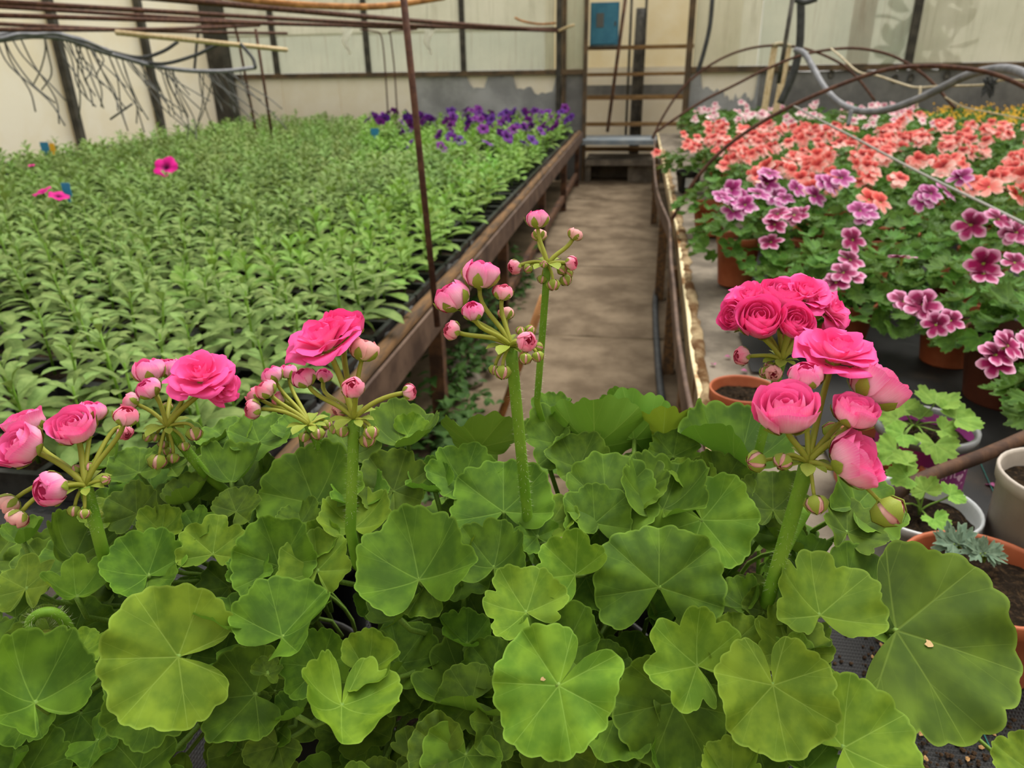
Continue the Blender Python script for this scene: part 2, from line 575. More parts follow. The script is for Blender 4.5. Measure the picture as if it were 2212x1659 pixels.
# ------------------------------------------------------------------ leaf shapes
def leaf_geo(R=1.0, seed=0, lobe=0.1, teeth=34, amp=0.045, sinus=0.25, cup=0.15, fold=0.15, ruf=0.08, pleat=0.1, droop=0.1,
             wave=0.1, nth=110, nr=9, delta=52.0, sharp=False, ecc=0.20):
    """palmate leaf: +Y towards the tip, +Z the upper face; lobes sit on the main veins"""
    g = np.random.RandomState(seed)
    tm = math.pi - sinus
    th = np.linspace(-tm, tm, nth)
    D = math.radians(delta)
    kk = th / D
    a = np.abs(kk - np.round(kk)) * 2
    nodes = np.arange(-5, 6)
    gap = np.interp(np.floor(kk) + 0.5, nodes + 0.5, g.uniform(0.35, 1.5, 11))
    lob = 1 - lobe * a ** 2.6 * gap
    lob = lob * (1 + np.interp(kk, nodes, g.normal(0, 0.05, 11)))
    ph = g.uniform(0, 6)
    if sharp:
        sc = amp * (1 - np.abs(((th * teeth / (2 * math.pi)) % 1.0) * 2 - 1) - 0.5)
    else:
        warp = th + 0.05 * np.sin(th * 3.1 + ph) + 0.03 * np.sin(th * 7.7 + ph)
        sc = amp * (np.abs(np.sin(warp * teeth / 4 + ph)) ** 0.7 - 0.6) * (0.65 + 0.5 * np.sin(th * 5.3 + ph) ** 2)
    xe = np.clip((np.abs(th) - (tm - 0.6)) / 0.6, 0, 1)
    r = (1 - ecc + ecc * np.cos(th / 2) ** 2) * np.sqrt(1 - 0.9 * xe ** 2.4) * lob * (1 + sc)
    rho = np.concatenate([(np.arange(1, nr) / nr) ** 0.9, [1.0]])
    q = rho[:, None] * r[None]
    u, v = q * np.sin(th), q * np.cos(th)
    p1, p2, p3 = g.uniform(0, 6.3, 3)
    nw = g.choice([4, 5, 6])
    lift = np.interp(kk, nodes, g.normal(0, 1, 11))
    sm = np.ones(max(3, nth // 14)) / max(3, nth // 14)
    lift = np.convolve(np.pad(lift, len(sm), mode='edge'), sm, 'same')[len(sm):-len(sm)]
    z = (cup * q ** 2 + fold * (np.sqrt(u ** 2 + 0.012) - 0.11) + pleat * 0.22 * q ** 1.2 * (1 - (1 - a[None]) ** 2) * 0.6
         + ruf * q ** 3 * np.sin(nw * th + p1)[None] + wave * q ** 2 * lift[None] + 0.035 * q ** 4 * np.sin(13 * th + p3)[None]
         - droop * np.maximum(0, v) ** 2)
    k = 1 / np.sqrt(1 + 0.7 * (z / np.maximum(q, 0.05)) ** 2)
    V = np.stack([u * k, v * k, z * k], 2).reshape(-1, 3) * R
    V = np.vstack([[[0, 0, -0.0]], V])
    luv = np.stack([u, v, np.broadcast_to(rho[:, None], u.shape)], 2).reshape(-1, 3)
    luv = np.vstack([[[0, 0, 0]], luv])
    n = nth
    Fc = [[0, i + 2, i + 1] for i in range(n - 1)]
    for j in range(nr - 1):
        b = 1 + j * n
        Fc += [[b + i, b + i + 1, b + n + i + 1, b + n + i] for i in range(n - 1)]
    return V, Fc, luv


def blade_geo(L=1.0, Wd=0.35, curl=0.4, fold=0.25, nl=5, tipw=0.75):
    """spoon-shaped leaf along +Y with a rounded tip, 3 across"""
    t = np.array([0, .2, .45, .68, .87, 1.0])
    w = Wd * 0.5 * np.array([.10, .36, .80, 1.0, .78, .10])
    nl = 5
    ang = -curl * t ** 1.3
    dt = np.diff(t)
    am = (ang[1:] + ang[:-1]) / 2
    y = np.concatenate([[0], np.cumsum(np.cos(am) * dt)])
    z = np.concatenate([[0], np.cumsum(np.sin(am) * dt)])
    V, luv = [], []
    for i in range(nl + 1):
        for s in (-1, 0, 1):
            V.append([s * w[i] * L, y[i] * L, z[i] * L + abs(s) * fold * w[i] * L])
            luv.append([s * 0.35, max(0.02, t[i]), abs(s) * 0.9])
    Fc = []
    for i in range(nl):
        for s in (0, 1):
            b = i * 3 + s
            Fc.append([b, b + 1, b + 4, b + 3])
    return np.array(V), Fc, np.array(luv)


# ------------------------------------------------------------------ rosebud flowers
def shell(prof, az, span, tilt=0.08, ruf=0.03, seed=0, nt=7, ns=7, layer=0, pointed=False):
    g = np.random.RandomState(seed)
    prof = np.asarray(prof, float)
    tp = np.linspace(0, 1, len(prof))
    T = np.linspace(0, 1, nt)
    S = np.linspace(-1, 1, ns)
    ph = g.uniform(0, 6)
    V, luv = [], []
    for t in T:
        for s in S:
            te = t * (1 - 0.2 * abs(s) ** 2.4) if not pointed else t
            rr = np.interp(te, tp, prof[:, 0])
            hh = np.interp(te, tp, prof[:, 1])
            wf = 0.5 + 0.5 * min(1, t / 0.45)
            if pointed:
                wf = max(0.04, math.sin(math.pi * min(1, 0.22 + 0.78 * t)) ** 0.8)
            an = az + s * span * wf
            rr = rr * (1 + tilt * s) + ruf * t ** 3 * math.sin(2.6 * s + ph)
            hh = hh + ruf * t ** 3 * math.sin(3.4 * s + ph * 2)
            V.append([rr * math.cos(an), rr * math.sin(an), hh])
            luv.append([t, s, layer])
    Fc = [[j * ns + i, j * ns + i + 1, (j + 1) * ns + i + 1, (j + 1) * ns + i] for j in range(nt - 1) for i in range(ns - 1)]
    return np.array(V), Fc, np.array(luv)


FT = {
    'open': [([(.05, 0), (.4, .10), (.75, .26), (1.0, .34), (1.08, .24)], 6, .62, .05, .09),
             ([(.05, .02), (.32, .2), (.62, .42), (.82, .52), (.9, .48)], 6, .66, .07, .08),
             ([(.05, .05), (.24, .28), (.42, .5), (.54, .66), (.57, .7)], 5, .75, .09, .06),
             ([(.03, .08), (.15, .3), (.24, .5), (.28, .68), (.26, .75)], 4, .95, .12, .04),
             ([(.02, .1), (.07, .3), (.1, .5), (.11, .66), (.07, .72)], 3, 1.2, .2, .02)],
    'half': [([(.1, 0), (.58, .1), (.88, .42), (.94, .82), (1.02, 1.08)], 5, .74, .07, .06),
             ([(.1, .03), (.5, .15), (.77, .47), (.8, .9), (.76, 1.14)], 5, .8, .08, .05),
             ([(.08, .1), (.4, .25), (.6, .55), (.6, .95), (.53, 1.14)], 4, .95, .12, .04),
             ([(.05, .2), (.25, .4), (.4, .65), (.39, .95), (.33, 1.08)], 4, 1.05, .14, .03),
             ([(.03, .3), (.12, .5), (.22, .7), (.2, .95), (.14, 1.03)], 3, 1.3, .2, .02)],
    'bud': [([(.1, 0), (.62, .13), (.9, .55), (.84, .98), (.5, 1.26)], 5, .78, .06, .03),
            ([(.1, .05), (.56, .2), (.8, .6), (.7, 1.02), (.36, 1.22)], 4, .9, .1, .03),
            ([(.05, .3), (.3, .5), (.47, .8), (.4, 1.05), (.2, 1.16)], 4, .9, .16, .03)],
    'green': [([(.05, 0), (.64, .15), (.9, .6), (.64, 1.12), (.08, 1.40)], 5, .72, .04, .0)],
}
SEP = {'open': ([(.06, -.06), (.3, .04), (.5, .16)], .34), 'half': ([(.08, -.06), (.62, .06), (.93, .34), (.98, .55)], .34),
       'bud': ([(.08, -.06), (.64, .09), (.94, .5), (.96, .85)], .36), 'green': ([(.05, -.08), (.69, .1), (.97, .6), (.70, 1.16), (.16, 1.48)], .50)}
PM = {'open': 'p_open', 'half': 'p_half', 'bud': 'p_bud', 'green': 'p_pale', 'pale': 'p_pale', 'deep': 'p_open'}
FLIB = {}
NVAR = 3
for kind in FT:
    for v in range(NVAR):
        g = np.random.RandomState(hash_ := (sum(map(ord, kind)) * 7 + v))
        pet = []
        a0 = g.uniform(0, 6)
        for li, (prof, n, span, tilt, ruf) in enumerate(FT[kind]):
            for k in range(n):
                pr = np.array(prof) * (1 + g.uniform(-0.05, 0.05, (len(prof), 2)))
                vv, ff, ll = shell(pr, a0 + li * 0.8 + k * 2 * math.pi / n + g.uniform(-.12, .12), span * g.uniform(.93, 1.12), tilt, ruf * g.uniform(.7, 1.5), g.randint(9999), layer=li)
                pet.append((vv, ff, ll))
        sep = []
        for k in range(5):
            pr, sp = SEP[kind]
            vv, ff, ll = shell(np.array(pr) * (1.02, 1.0), a0 + k * 2 * math.pi / 5 + .3, sp, 0, 0.02, k, 5, 5, 0, True)
            sep.append(mk('sepal', vv, ff, 'sepal', luv=ll))
        rv, rf = lathe([(.0, -.16), (.12, -.12), (.16, 0), (.30 if kind != 'open' else .2, .05), (.1, .12)], 10)
        FLIB[kind, v] = (pet, sep, mk('calyx', rv, rf, 'sepal'))
PETM = {}


def petal_meshes(kind, v, mat):
    if (kind, v, mat) not in PETM:
        PETM[kind, v, mat] = [mk('petal', a, b, mat, luv=c) for a, b, c in FLIB[kind, v][0]]
    return PETM[kind, v, mat]


def rose(plant, ploc, spec, umbel, count=[0]):
    """one rosebud flower or bud, with its pedicel, as a part of the plant"""
    kind, px, py, size, ax, d = spec[:6]
    matk = spec[6] if len(spec) > 6 else kind
    count[0] += 1
    var = count[0] % NVAR
    unit = size * 0.5 * d / F * (1.12 if kind == 'green' else 1.0)
    axis = cvec(ax)
    if kind == 'open':
        unit *= 0.95
    c = at(px, py, d)
    hgt = {'open': .3, 'half': .55, 'bud': .62, 'green': .68}[kind]
    base = c - axis * hgt * unit
    tip = cvec((math.sin(count[0] * 1.7), math.cos(count[0] * 1.7), 0.2))
    mw = frame_mat(base - ploc, axis, tip, unit)
    pet, sep, calyx = FLIB[kind, var]
    fo = ob('flower' if kind in ('open', 'half') else 'flower_bud', calyx, plant, mw)
    for me in petal_meshes(kind, var, PM[matk]):
        ob('petal', me, fo)
    for me in sep:
        ob('sepal', me, fo)
    L = np.linalg.norm(base - umbel)
    d0 = nrm(nrm(base - umbel) + np.array([0, 0, 0.55]))
    P = bez(umbel, umbel + d0 * L * 0.4, base - axis * L * 0.35, base + axis * unit * 0.02, 9)
    rad = np.linspace(0.0016, 0.0014, 9) * (1.2 if kind in ('open', 'half') else 1.0) * (0.75 if kind == 'green' else 1)
    V, Fc = tube(P, rad, 6)
    inv = np.linalg.inv(tomat(mw))
    V = (V - ploc) @ inv[:3, :3].T + inv[:3, 3]
    ob('pedicel', mk('pedicel', V, Fc, 'pedicel'), fo)


# ------------------------------------------------------------------ pots
def pot_mesh(name, R, H, mat, rim_h=0.022, taper=0.72, sides=36):
    pr = [(0.0, 0.0), (R * taper, 0.0), (R * taper + 0.002, 0.004), (R * 0.94, H - rim_h), (R * 0.99, H - rim_h + 0.001), (R, H - 0.002), (R * 0.99, H),
          (R * 0.95, H), (R * 0.935, H - 0.004), (R * 0.90, H - rim_h), (R * 0.8, H * 0.4), (0.0, H * 0.4)]
    V, Fc = lathe(pr, sides)
    return mk(name, V, Fc, mat)


def soil_mesh(R, seed=0, n=10, sides=28):
    g = np.random.RandomState(seed)
    V = [[0, 0, 0]]
    for j in range(1, n + 1):
        for i in range(sides):
            a = 2 * math.pi * i / sides
            r = R * j / n
            V.append([r * math.cos(a), r * math.sin(a), g.normal(0, 0.0022) - 0.002 * (j / n) ** 2])
    Fc = [[0, 1 + i, 1 + (i + 1) % sides] for i in range(sides)]
    for j in range(n - 1):
        b = 1 + j * sides
        Fc += [[b + i, b + sides + i, b + sides + (i + 1) % sides, b + (i + 1) % sides] for i in range(sides)]
    return mk('soil', V, Fc, 'soil')


POT = {('t', .065): pot_mesh('pot', .065, .11, 'terracotta')}


def add_pot(plant, R, H, mat, soil=True, rim_h=0.022, taper=0.72, seed=0):
    key = (mat, R, H)
    if key not in POT:
        POT[key] = (pot_mesh('pot', R, H, mat, rim_h, taper), soil_mesh(R * 0.91, seed))
    p = ob('pot', POT[key][0], plant)
    if soil:
        ob('soil', POT[key][1], plant, loc=(0, 0, H - 0.018))
    return p


BZ = 0.45   # bench height
YW = 7.2    # back wall
XW = -4.1   # left wall
# ================================================================== the setting
def bx(name, mat, x0, x1, y0, y1, z0, z1, parent=None, smooth=False):
    V, Fc = bbox(x0, x1, y0, y1, z0, z1)
    c = V.mean(0)
    return ob(name, mk(name, V - c, Fc, mat, smooth), parent, loc=c)


def barob(name, mat, p0, p1, w, d=None, parent=None):
    V, Fc = bar(p0, p1, w, d)
    c = V.mean(0)
    return ob(name, mk(name, V - c, Fc, mat, False), parent, loc=c)


def tubeob(name, mat, P, r, parent=None, sides=8, origin=None):
    V, Fc = tube(P, r, sides)
    c = V.mean(0) if origin is None else np.asarray(origin, float)
    return ob(name, mk(name, V - c, Fc, mat), parent, loc=c if parent is None or origin is None else None)


# ground outside and the concrete aisle slabs
V, Fc = bbox(-40, 40, -30, 60, -0.14, -0.08)
struct('ground', mk('ground', V, Fc, 'earth', False), label='bare earth under and around the greenhouse')
floor = struct('floor', label='worn brown concrete slabs of the narrow aisle')
ys = [0.6, 1.75, 2.9, 4.05, 5.15, 6.2, 7.7]
for i in range(len(ys) - 1):
    xa, xb = -0.62, 0.42
    nx, ny = 14, 16
    g = np.random.RandomState(i)
    V, Fc = [], []
    for a in range(ny + 1):
        for b in range(nx + 1):
            V.append([xa + (xb - xa) * b / nx, ys[i] + 0.008 + (ys[i + 1] - ys[i] - 0.016) * a / ny, g.normal(0, 0.0016) - (0.012 if a in (0, ny) else 0)])
    for a in range(ny):
        for b in range(nx):
            k = a * (nx + 1) + b
            Fc.append([k, k + 1, k + nx + 2, k + nx + 1])
    ob('slab', mk('slab', V, Fc, 'floor'), floor)
bx('earth_strip', 'earth', -4.2, -0.62, 0.0, 8.2, -0.08, -0.02, floor)
bx('earth_strip', 'earth', 0.42, 5.0, 0.0, 8.2, -0.08, -0.02, floor)
bx('joint_bed', 'earth', -0.62, 0.42, 0.5, 8.2, -0.08, -0.015, floor)

# back wall: sill, mullions, panes, lower sheets
ZS = on_y(1200, 158, YW)[2]
ZT = 2.3


def wx(px, py=90):
    return on_y(px, py, YW)[0]


back = struct('wall_back', label='end wall of cloudy panes over cream boards and grey sheeting')
bx('sill', 'frame_rust', XW, wx(1262), YW - 0.05, YW + 0.03, ZS - 0.012, ZS + 0.03, back)
bx('sill', 'frame_rust', wx(1492), 5.2, YW - 0.05, YW + 0.03, ZS - 0.012, ZS + 0.035, back)
ml = [wx(592), wx(792), wx(1000)]
for i, m in enumerate(ml):
    bx('mullion', 'frame', m - 0.022, m + 0.022, YW - 0.035, YW + 0.02, ZS + 0.03, ZT, back)
mr = wx(1975, 60)
bx('mullion', 'frame', mr - 0.03, mr + 0.03, YW - 0.035, YW + 0.02, ZS + 0.035, ZT, back)
xs = [XW + 0.02] + ml + [wx(1203)]
zm = on_y(700, 72, YW)[2]
for i in range(4):
    a, b = xs[i] + 0.024, xs[i + 1] - 0.024
    bx('pane', 'pane_green', a, b, YW - 0.006, YW + 0.004, ZS + 0.032, zm, back)
    bx('pane', 'pane', a, b, YW - 0.012, YW - 0.004, zm - 0.02, ZT, back)
bx('pane', 'pane_green', wx(1224), wx(1262), YW - 0.006, YW + 0.004, ZS + 0.032, ZT, back)
bx('pane', 'pane', wx(1500), wx(1640), YW - 0.006, YW + 0.004, ZS + 0.037, ZT, back)
bx('pane', 'pane_green', wx(1640) + 0.004, mr - 0.032, YW - 0.006, YW + 0.004, ZS + 0.037, ZT, back)
bx('pane', 'pane', mr + 0.032, 5.2, YW - 0.006, YW + 0.004, ZS + 0.037, ZT, back)
# door posts
bx('post', 'frame', wx(1203), wx(1213), YW - 0.06, YW + 0.03, 0, ZT, back)
bx('post', 'frame_rust', wx(1215), wx(1223), YW - 0.04, YW + 0.03, 0, ZT, back)
bx('post', 'frame_rust', wx(1262), wx(1270), YW - 0.06, YW + 0.03, 0, ZT, back)
bx('post', 'frame_rust', wx(1484), wx(1497), YW - 0.06, YW + 0.03, 0, ZT, back)
# lower cream boards and grey sheets
bs = [XW, wx(612, 200), wx(735, 200), wx(905, 200)]
for i in range(3):
    bx('cream_board', 'board', bs[i] + 0.003, bs[i + 1] - 0.003, YW - 0.012, YW + 0.012, 0, ZS - 0.012, back)
bx('cream_board', 'board', wx(905, 200), wx(1203), YW, YW + 0.015, 0, ZS - 0.012, back)


def sheet(x0, x1, ztop, mat, holes, seed, dep=0.02, z0=0.0):
    """crinkled foil with a ragged, torn upper edge"""
    g = np.random.RandomState(seed)
    nx, nz = 40, 12
    V, Fc = [], []
    for i in range(nx + 1):
        x = x0 + (x1 - x0) * i / nx
        zt = ztop - 0.004 * abs(g.normal())
        for hx0, hx1, dz in holes:
            if hx0 < x < hx1:
                zt = min(zt, ztop - dz * (0.8 + 0.4 * g.rand()) * min(1, (x - hx0) / (0.12 * (hx1 - hx0)) + .4))
        for j in range(nz + 1):
            z = z0 + (zt - z0) * j / nz
            V.append([x, YW - dep + 0.012 * math.sin(7 * x + 3 * z) * math.sin(5 * z + x) + g.normal(0, 0.0015), z])
    for i in range(nx):
        for j in range(nz):
            k = i * (nz + 1) + j
            Fc.append([k, k + 1, k + nz + 2, k + nz + 1])
    return ob('foil_sheet', mk('foil_sheet', V, Fc, mat), back)


sheet(wx(898, 200), wx(1203), ZS - 0.015, 'grey_sheet', [(wx(1015, 170), wx(1052, 170), .10), (wx(1110, 165), wx(1150, 165), .10), (wx(1150, 165), wx(1203), .17)], 3)
bx('grey_panel', 'grey_sheet_dark', wx(1224), wx(1262), YW - 0.01, YW + 0.01, 0, ZS - 0.012, back)
bx('cream_board', 'board', wx(1497), wx(1640, 170), YW, YW + 0.015, 0, ZS - 0.012, back)
sheet(wx(1497), wx(1640, 170), ZS - 0.02, 'grey_sheet', [(wx(1515, 170), wx(1562, 170), .13), (wx(1562, 170), wx(1636, 170), .2)], 5)
sheet(wx(1640, 170), 5.2, ZS - 0.012, 'grey_sheet_dark', [], 6)
for px, py in ((1968, 168), (2046, 162), (1933, 170), (1795, 160)):
    p = on_y(px, py, YW - 0.035)
    V, Fc = lathe([(0.0, 0.0), (0.022, 0.0), (0.026, 0.004), (0.022, 0.008)], 10)
    V = V[:, [0, 2, 1]] * (1, -1, 1.4)
    ob('bolt_washer', mk('bolt_washer', V, Fc, 'pipe'), back, loc=p)

# left wall: cream sheets between leaning dark posts
left = struct('wall_left', label='long cream sheeted side wall with dark posts')
pb = [on_x(0, 210, XW)[1] - 1.9]
posts = [on_x(-160, 200, XW)[1], on_x(135, 190, XW)[1], on_x(317, 170, XW)[1]]
for yb in posts:
    barob('post', 'frame', (XW + 0.05, yb, 0.3), (XW + 0.05, yb, 2.3), 0.05, 0.05, left)
ye = [posts[0] - 1.2] + posts + [YW]
for i in range(len(ye) - 1):
    nx, nz = 14, 14
    g = np.random.RandomState(20 + i)
    V, Fc = [], []
    for a in range(nx + 1):
        for b in range(nz + 1):
            V.append([XW + 0.004 * i + 0.015 * math.sin(math.pi * a / nx) * math.sin(b * .4) + g.normal(0, .001), ye[i] - .03 + (ye[i + 1] - ye[i] + .06) * a / nx, 0.3 + 2.0 * b / nz])
    for a in range(nx):
        for b in range(nz):
            k = a * (nz + 1) + b
            Fc.append([k, k + nz + 1, k + nz + 2, k + 1])
    ob('cream_sheet', mk('cream_sheet', V, Fc, 'cream'), left)
bx('bottom_rail', 'frame', XW - 0.02, XW + 0.06, 1.5, YW, 0.40, 0.50, left)
pc = on_y(475, 120, YW - 0.1)
bx('corner_post', 'frame', pc[0] - 0.085, pc[0] + 0.085, YW - 0.2, YW - 0.05, 0, ZT, left)
p0, p1 = on_y(430, 90, YW - 0.15), on_y(462, 245, YW - 0.15)
barob('ochre_strip', 'ochre', (p1[0], p1[1], .3), (p0[0], p0[1], 1.7), 0.03, 0.02, left)

# the far sides of the greenhouse, behind and to the right of the viewer
for nm, lab, v in (('wall_right', 'cream sheeted wall beyond the right bench', [(5.2, -3, 0), (5.2, YW, 0), (5.2, YW, 2.3), (5.2, -3, 2.3)]), ('wall_front', 'cream sheeted wall behind the viewer', [(-4.1, -3, 0), (5.2, -3, 0), (5.2, -3, 2.3), (-4.1, -3, 2.3)]),
                   ('wall_side', 'cream sheeted side wall running on behind the viewer', [(XW, -3, 0), (XW, ye[0], 0), (XW, ye[0], 2.3), (XW, -3, 2.3)])):
    v = np.array(v, float)
    n_ = np.cross(v[1] - v[0], v[3] - v[0])
    n_ = nrm(n_) * .03
    struct(nm, mk(nm, np.vstack([v, v + n_]), [[0, 1, 2, 3], [7, 6, 5, 4], [0, 4, 5, 1], [1, 5, 6, 2], [2, 6, 7, 3], [3, 7, 4, 0]], 'cream', False), label=lab)

# things out of doors, seen dimly through the panes
p = on_y(1862, 60, 7.75)
o = thing('outdoor_post', (p[0], 7.75, -0.08), 'blurred red post standing behind the panes at right', 'post')
V, Fc = lathe([(0, 0), (.1, 0), (.095, 2.3), (.12, 2.32), (.12, 2.4), (0, 2.4)], 16)
ob('shaft', mk('shaft', V, Fc, 'red_post'), o)
p = on_y(1950, 60, 8.1)
o = thing('outdoor_bush', (p[0] + .16, 8.1, -0.08), 'blurred green bush behind the panes beside the red post', 'bush')
V, Fc, luvx = [], [], None
pts = []
for k in range(90):
    a = rng.normal(0, 1, 3)
    a = nrm(a) * np.array([.28, .3, 1.1]) * rng.rand() ** .4
    vv, ff, ll = blade_geo(.3, .5)
    mm = tomat(frame_mat(a + (0, 0, 1.15), rng.normal(0, 1, 3), rng.normal(0, 1, 3)))
    pts.append((vv @ mm[:3, :3].T + mm[:3, 3], ff))
V, Fc = joinm(pts)
tag(ob('foliage', mk('foliage', V, Fc, 'green_out'), o), kind='stuff')
tubeob('trunk', 'branch', [(0, 0, 0), (0, 0, .5), (0.02, 0, 1.0)], .04, o, origin=(0, 0, 0))

# alcove behind the door frame: back sheet, shelving of rails, pipe, box
alc = struct('wall_alcove', label='cream back of the alcove at the end of the aisle')
YA = 8.05
xa, xb = on_y(1240, 200, YA)[0], on_y(1520, 200, YA)[0]
bx('back_sheet', 'cream', xa - .3, xb + .3, YA, YA + .02, 0.95, 2.5, alc)
bx('back_sheet', 'board', xa - .3, xb + .3, YA - .015, YA + .01, -0.02, 0.98, alc)
bx('grey_flashing', 'grey_sheet_dark', xa - .3, xb + .3, YA - .02, YA, on_y(1380, 205, YA)[2], on_y(1380, 183, YA)[2], alc)

YS = 7.55
rack = thing('rail_rack', (on_y(1375, 300, YS)[0], YS, 0), 'open rack of rusty wooden rails filling the doorway at the aisle end', 'rack')
ro = np.array(rack.location)
xl, xr = on_y(1255, 200, YS)[0] - ro[0], on_y(1492, 200, YS)[0] - ro[0]
for py, th in ((102, .035), (160, .03), (210, .04), (268, .034), (322, .036)):
    z = on_y(1380, py, YS)[2]
    bx('rail', 'shelf_wood', xl, xr, -.03, .03, z - th / 2, z + th / 2, rack)
for sx in (xl + .03, xr - .03):
    bx('upright', 'frame_rust', sx - .02, sx + .02, .032, .07, 0, 2.2, rack)
pp = on_y(1375, 200, YS + .16)
o = tubeob('drain_pipe', 'pipe', [(pp[0], YS + .16, 0), (pp[0], YS + .16, 1.0), (pp[0] + .01, YS + .16, on_y(1378, 18, YS + .16)[2])], .05)
tag(o, 'thick dark grey standpipe behind the wooden rails', 'pipe')
for px in (1364, 1396):
    q = on_y(px, 20, YS + .16)
    o = tubeob('conduit_pipe', 'pipe', [(q[0], YS + .1, 0.3), (q[0], YS + .1, 1.3), (q[0], YS + .1, 2.3)], .012)
    tag(o, 'thin dark pipe just %s of the thick standpipe' % ('left' if px < 1380 else 'right'), 'pipe')
# leaning dark handle
q0, q1 = on_y(1312, 285, 7.42), on_y(1352, -10, 7.42)
o = tubeob('tool_handle', 'rust', [q0, (q0 + q1) / 2, q1], .016)
tag(o, 'slim dark handle leaning against the wooden rails', 'handle')
# blue electrical box
q0, q1 = on_y(1274, 98, 7.4), on_y(1338, 4, 7.4)
bxx = thing('electrical_box', ((q0[0] + q1[0]) / 2, 7.4, q0[2]), 'blue metal electrical box hung at the top of the doorway', 'box')
wb, hb = q1[0] - q0[0], q1[2] - q0[2]
bx('case', 'blue', -wb / 2, wb / 2, -.0, .12, 0, hb, bxx)
bx('door', 'blue', -wb / 2 + .01, wb / 2 - .015, -.012, .0, .012, hb - .012, bxx)
bx('meter_window', 'blue_dark', -wb * .28, -wb * .02, -.018, -.012, hb * .42, hb * .75, bxx)
bx('base_plate', 'pipe', -wb / 2, wb / 2, 0, .12, -.02, 0, bxx)
bx('latch', 'pipe', wb * .36, wb * .41, -.022, -.012, hb * .45, hb * .55, bxx)
# plank seat and concrete step at the end of the aisle
z = on_y(1340, 300, 7.35)[2]
o = bx('plank', 'blue_plank', on_y(1262, 300, 7.3)[0], on_y(1425, 300, 7.3)[0], 7.0, 7.5, z - .02, z + .02)
tag(o, 'wide blue grey plank laid level across the aisle end', 'plank')
x0, x1 = wx(1270) + .01, on_y(1440, 380, 7.1)[0]
step = thing('concrete_step', ((x0 + x1) / 2, 7.3, 0), 'low concrete step with dark niche closing the aisle', 'step')
zt = on_y(1340, 345, 7.08)[2]
w2 = (x1 - x0) / 2
bx('tread', 'slab', -w2, w2, -.24, .26, zt - .05, zt, step)
bx('side_block', 'slab', -w2, -w2 + .05, -.2, .24, 0, zt - .05, step)
bx('side_block', 'slab', 0.02, w2, -.18, .24, 0, zt - .05, step)
bx('rear_block', 'slab', -w2 + .05, .02, .1, .24, 0, zt - .05, step)
# ================================================================== left bench
XL = -0.52
bench_l = thing('nursery_bench', (-2.3, 3.9, 0), 'long low bench left of the aisle carrying trays of green seedlings', 'bench')
bo = np.array(bench_l.location)


def bl(name, mat, x0, x1, y0, y1, z0, z1):
    return bx(name, mat, x0 - bo[0], x1 - bo[0], y0 - bo[1], y1 - bo[1], z0, z1, bench_l)


bl('table_top', 'film', XW + .08, XL - .03, .78, 7.02, BZ - .05, BZ - .012)
bl('edge_rail', 'rail', XL - .004, XL + .004, .78, 7.02, BZ - .075, BZ + .005)
bl('edge_lip', 'rail', XL - .045, XL - .004, .78, 7.02, BZ - .075, BZ - .067)
V, Fc = tube([(XL - .028 - bo[0], y - bo[1], BZ + .004 + .003 * math.sin(y * 5)) for y in np.linspace(.78, 7.0, 26)], .019, 8)
ob('edge_pole', mk('edge_pole', V, Fc, 'old_wood'), bench_l)
# crumpled film folded up along the edge
V, Fc = [], []
ny = 90
for i in range(ny + 1):
    y = .78 + 6.22 * i / ny
    for j, (dx, dz) in enumerate(((-.2, .002), (-.11, .008), (-.075, .02), (-.055, .028), (-.045, .01))):
        V.append([XL + dx - bo[0] + rng.normal(0, .005), y - bo[1], BZ - .01 + dz + rng.normal(0, .005)])
for i in range(ny):
    for j in range(4):
        k = i * 5 + j
        Fc.append([k, k + 1, k + 6, k + 5])
ob('edge_film', mk('edge_film', V, Fc, 'film'), bench_l)
for y in (1.9, 3.0, 4.3, 5.6, 6.8):
    bl('leg', 'rust', XL - .05, XL - .01, y, y + .04, 0, BZ - .075)
    bl('leg', 'rust', XW + .3, XW + .34, y, y + .04, 0, BZ - .05)
    bl('cross_beam', 'rust', XW + .1, XL - .01, y, y + .04, BZ - .09, BZ - .05)
bl('lower_rail', 'rust', XL - .05, XL - .02, 3.0, 7.0, .08, .12)

# ------------------------------------------------------------------ trays: 4 x 3 square cells each
SP = 0.105
tp = []
for i in range(5):
    x = i * SP
    tp.append(bbox(x - .006, x + .006, 0, 3 * SP, 0, .042))
for j in range(4):
    y = j * SP
    tp.append(bbox(0, 4 * SP, y - .006, y + .006, 0, .0425))
tp.append(bbox(0, 4 * SP, 0, 3 * SP, 0, .003))
V, Fc = joinm(tp)
tray_rim = mk('seed_tray', V, Fc, 'tray', False)
sp_ = []
for i in range(4):
    for j in range(3):
        vv, ff = lathe([(.046, .026), (.03, .030), (0, .031)], 8)
        sp_.append((vv + (SP * (i + .5), SP * (j + .5), 0), ff))
V, Fc = joinm(sp_)
tray_soil = mk('soil_plugs', V, Fc, 'soil')


def inframe(p, m=60):
    x, y, z = proj(p)
    return z > .2 and -m < x < 2212 + m and -m < y < 1659 + m


cells = []
nt = 0
y = .84
while y < 6.95 - 3 * SP:
    x = XL - .055 - 4 * SP
    while x > XW + .1:
        c = (x + 2 * SP, y + 1.5 * SP, BZ + .06)
        q = proj(c)
        if inframe(c, 170):
            t = ob('seed_tray', tray_rim, loc=(x, y, BZ - .010))
            tag(t, 'black plastic cell tray under the green seedlings on the left bench', 'tray', 'black cell trays on the left bench')
            ob('soil', tray_soil, t)
            nt += 1
            for i in range(4):
                for j in range(3):
                    cells.append((x + SP * (i + .5), y + SP * (j + .5)))
        x -= 4 * SP + .012
    y += 3 * SP + .012

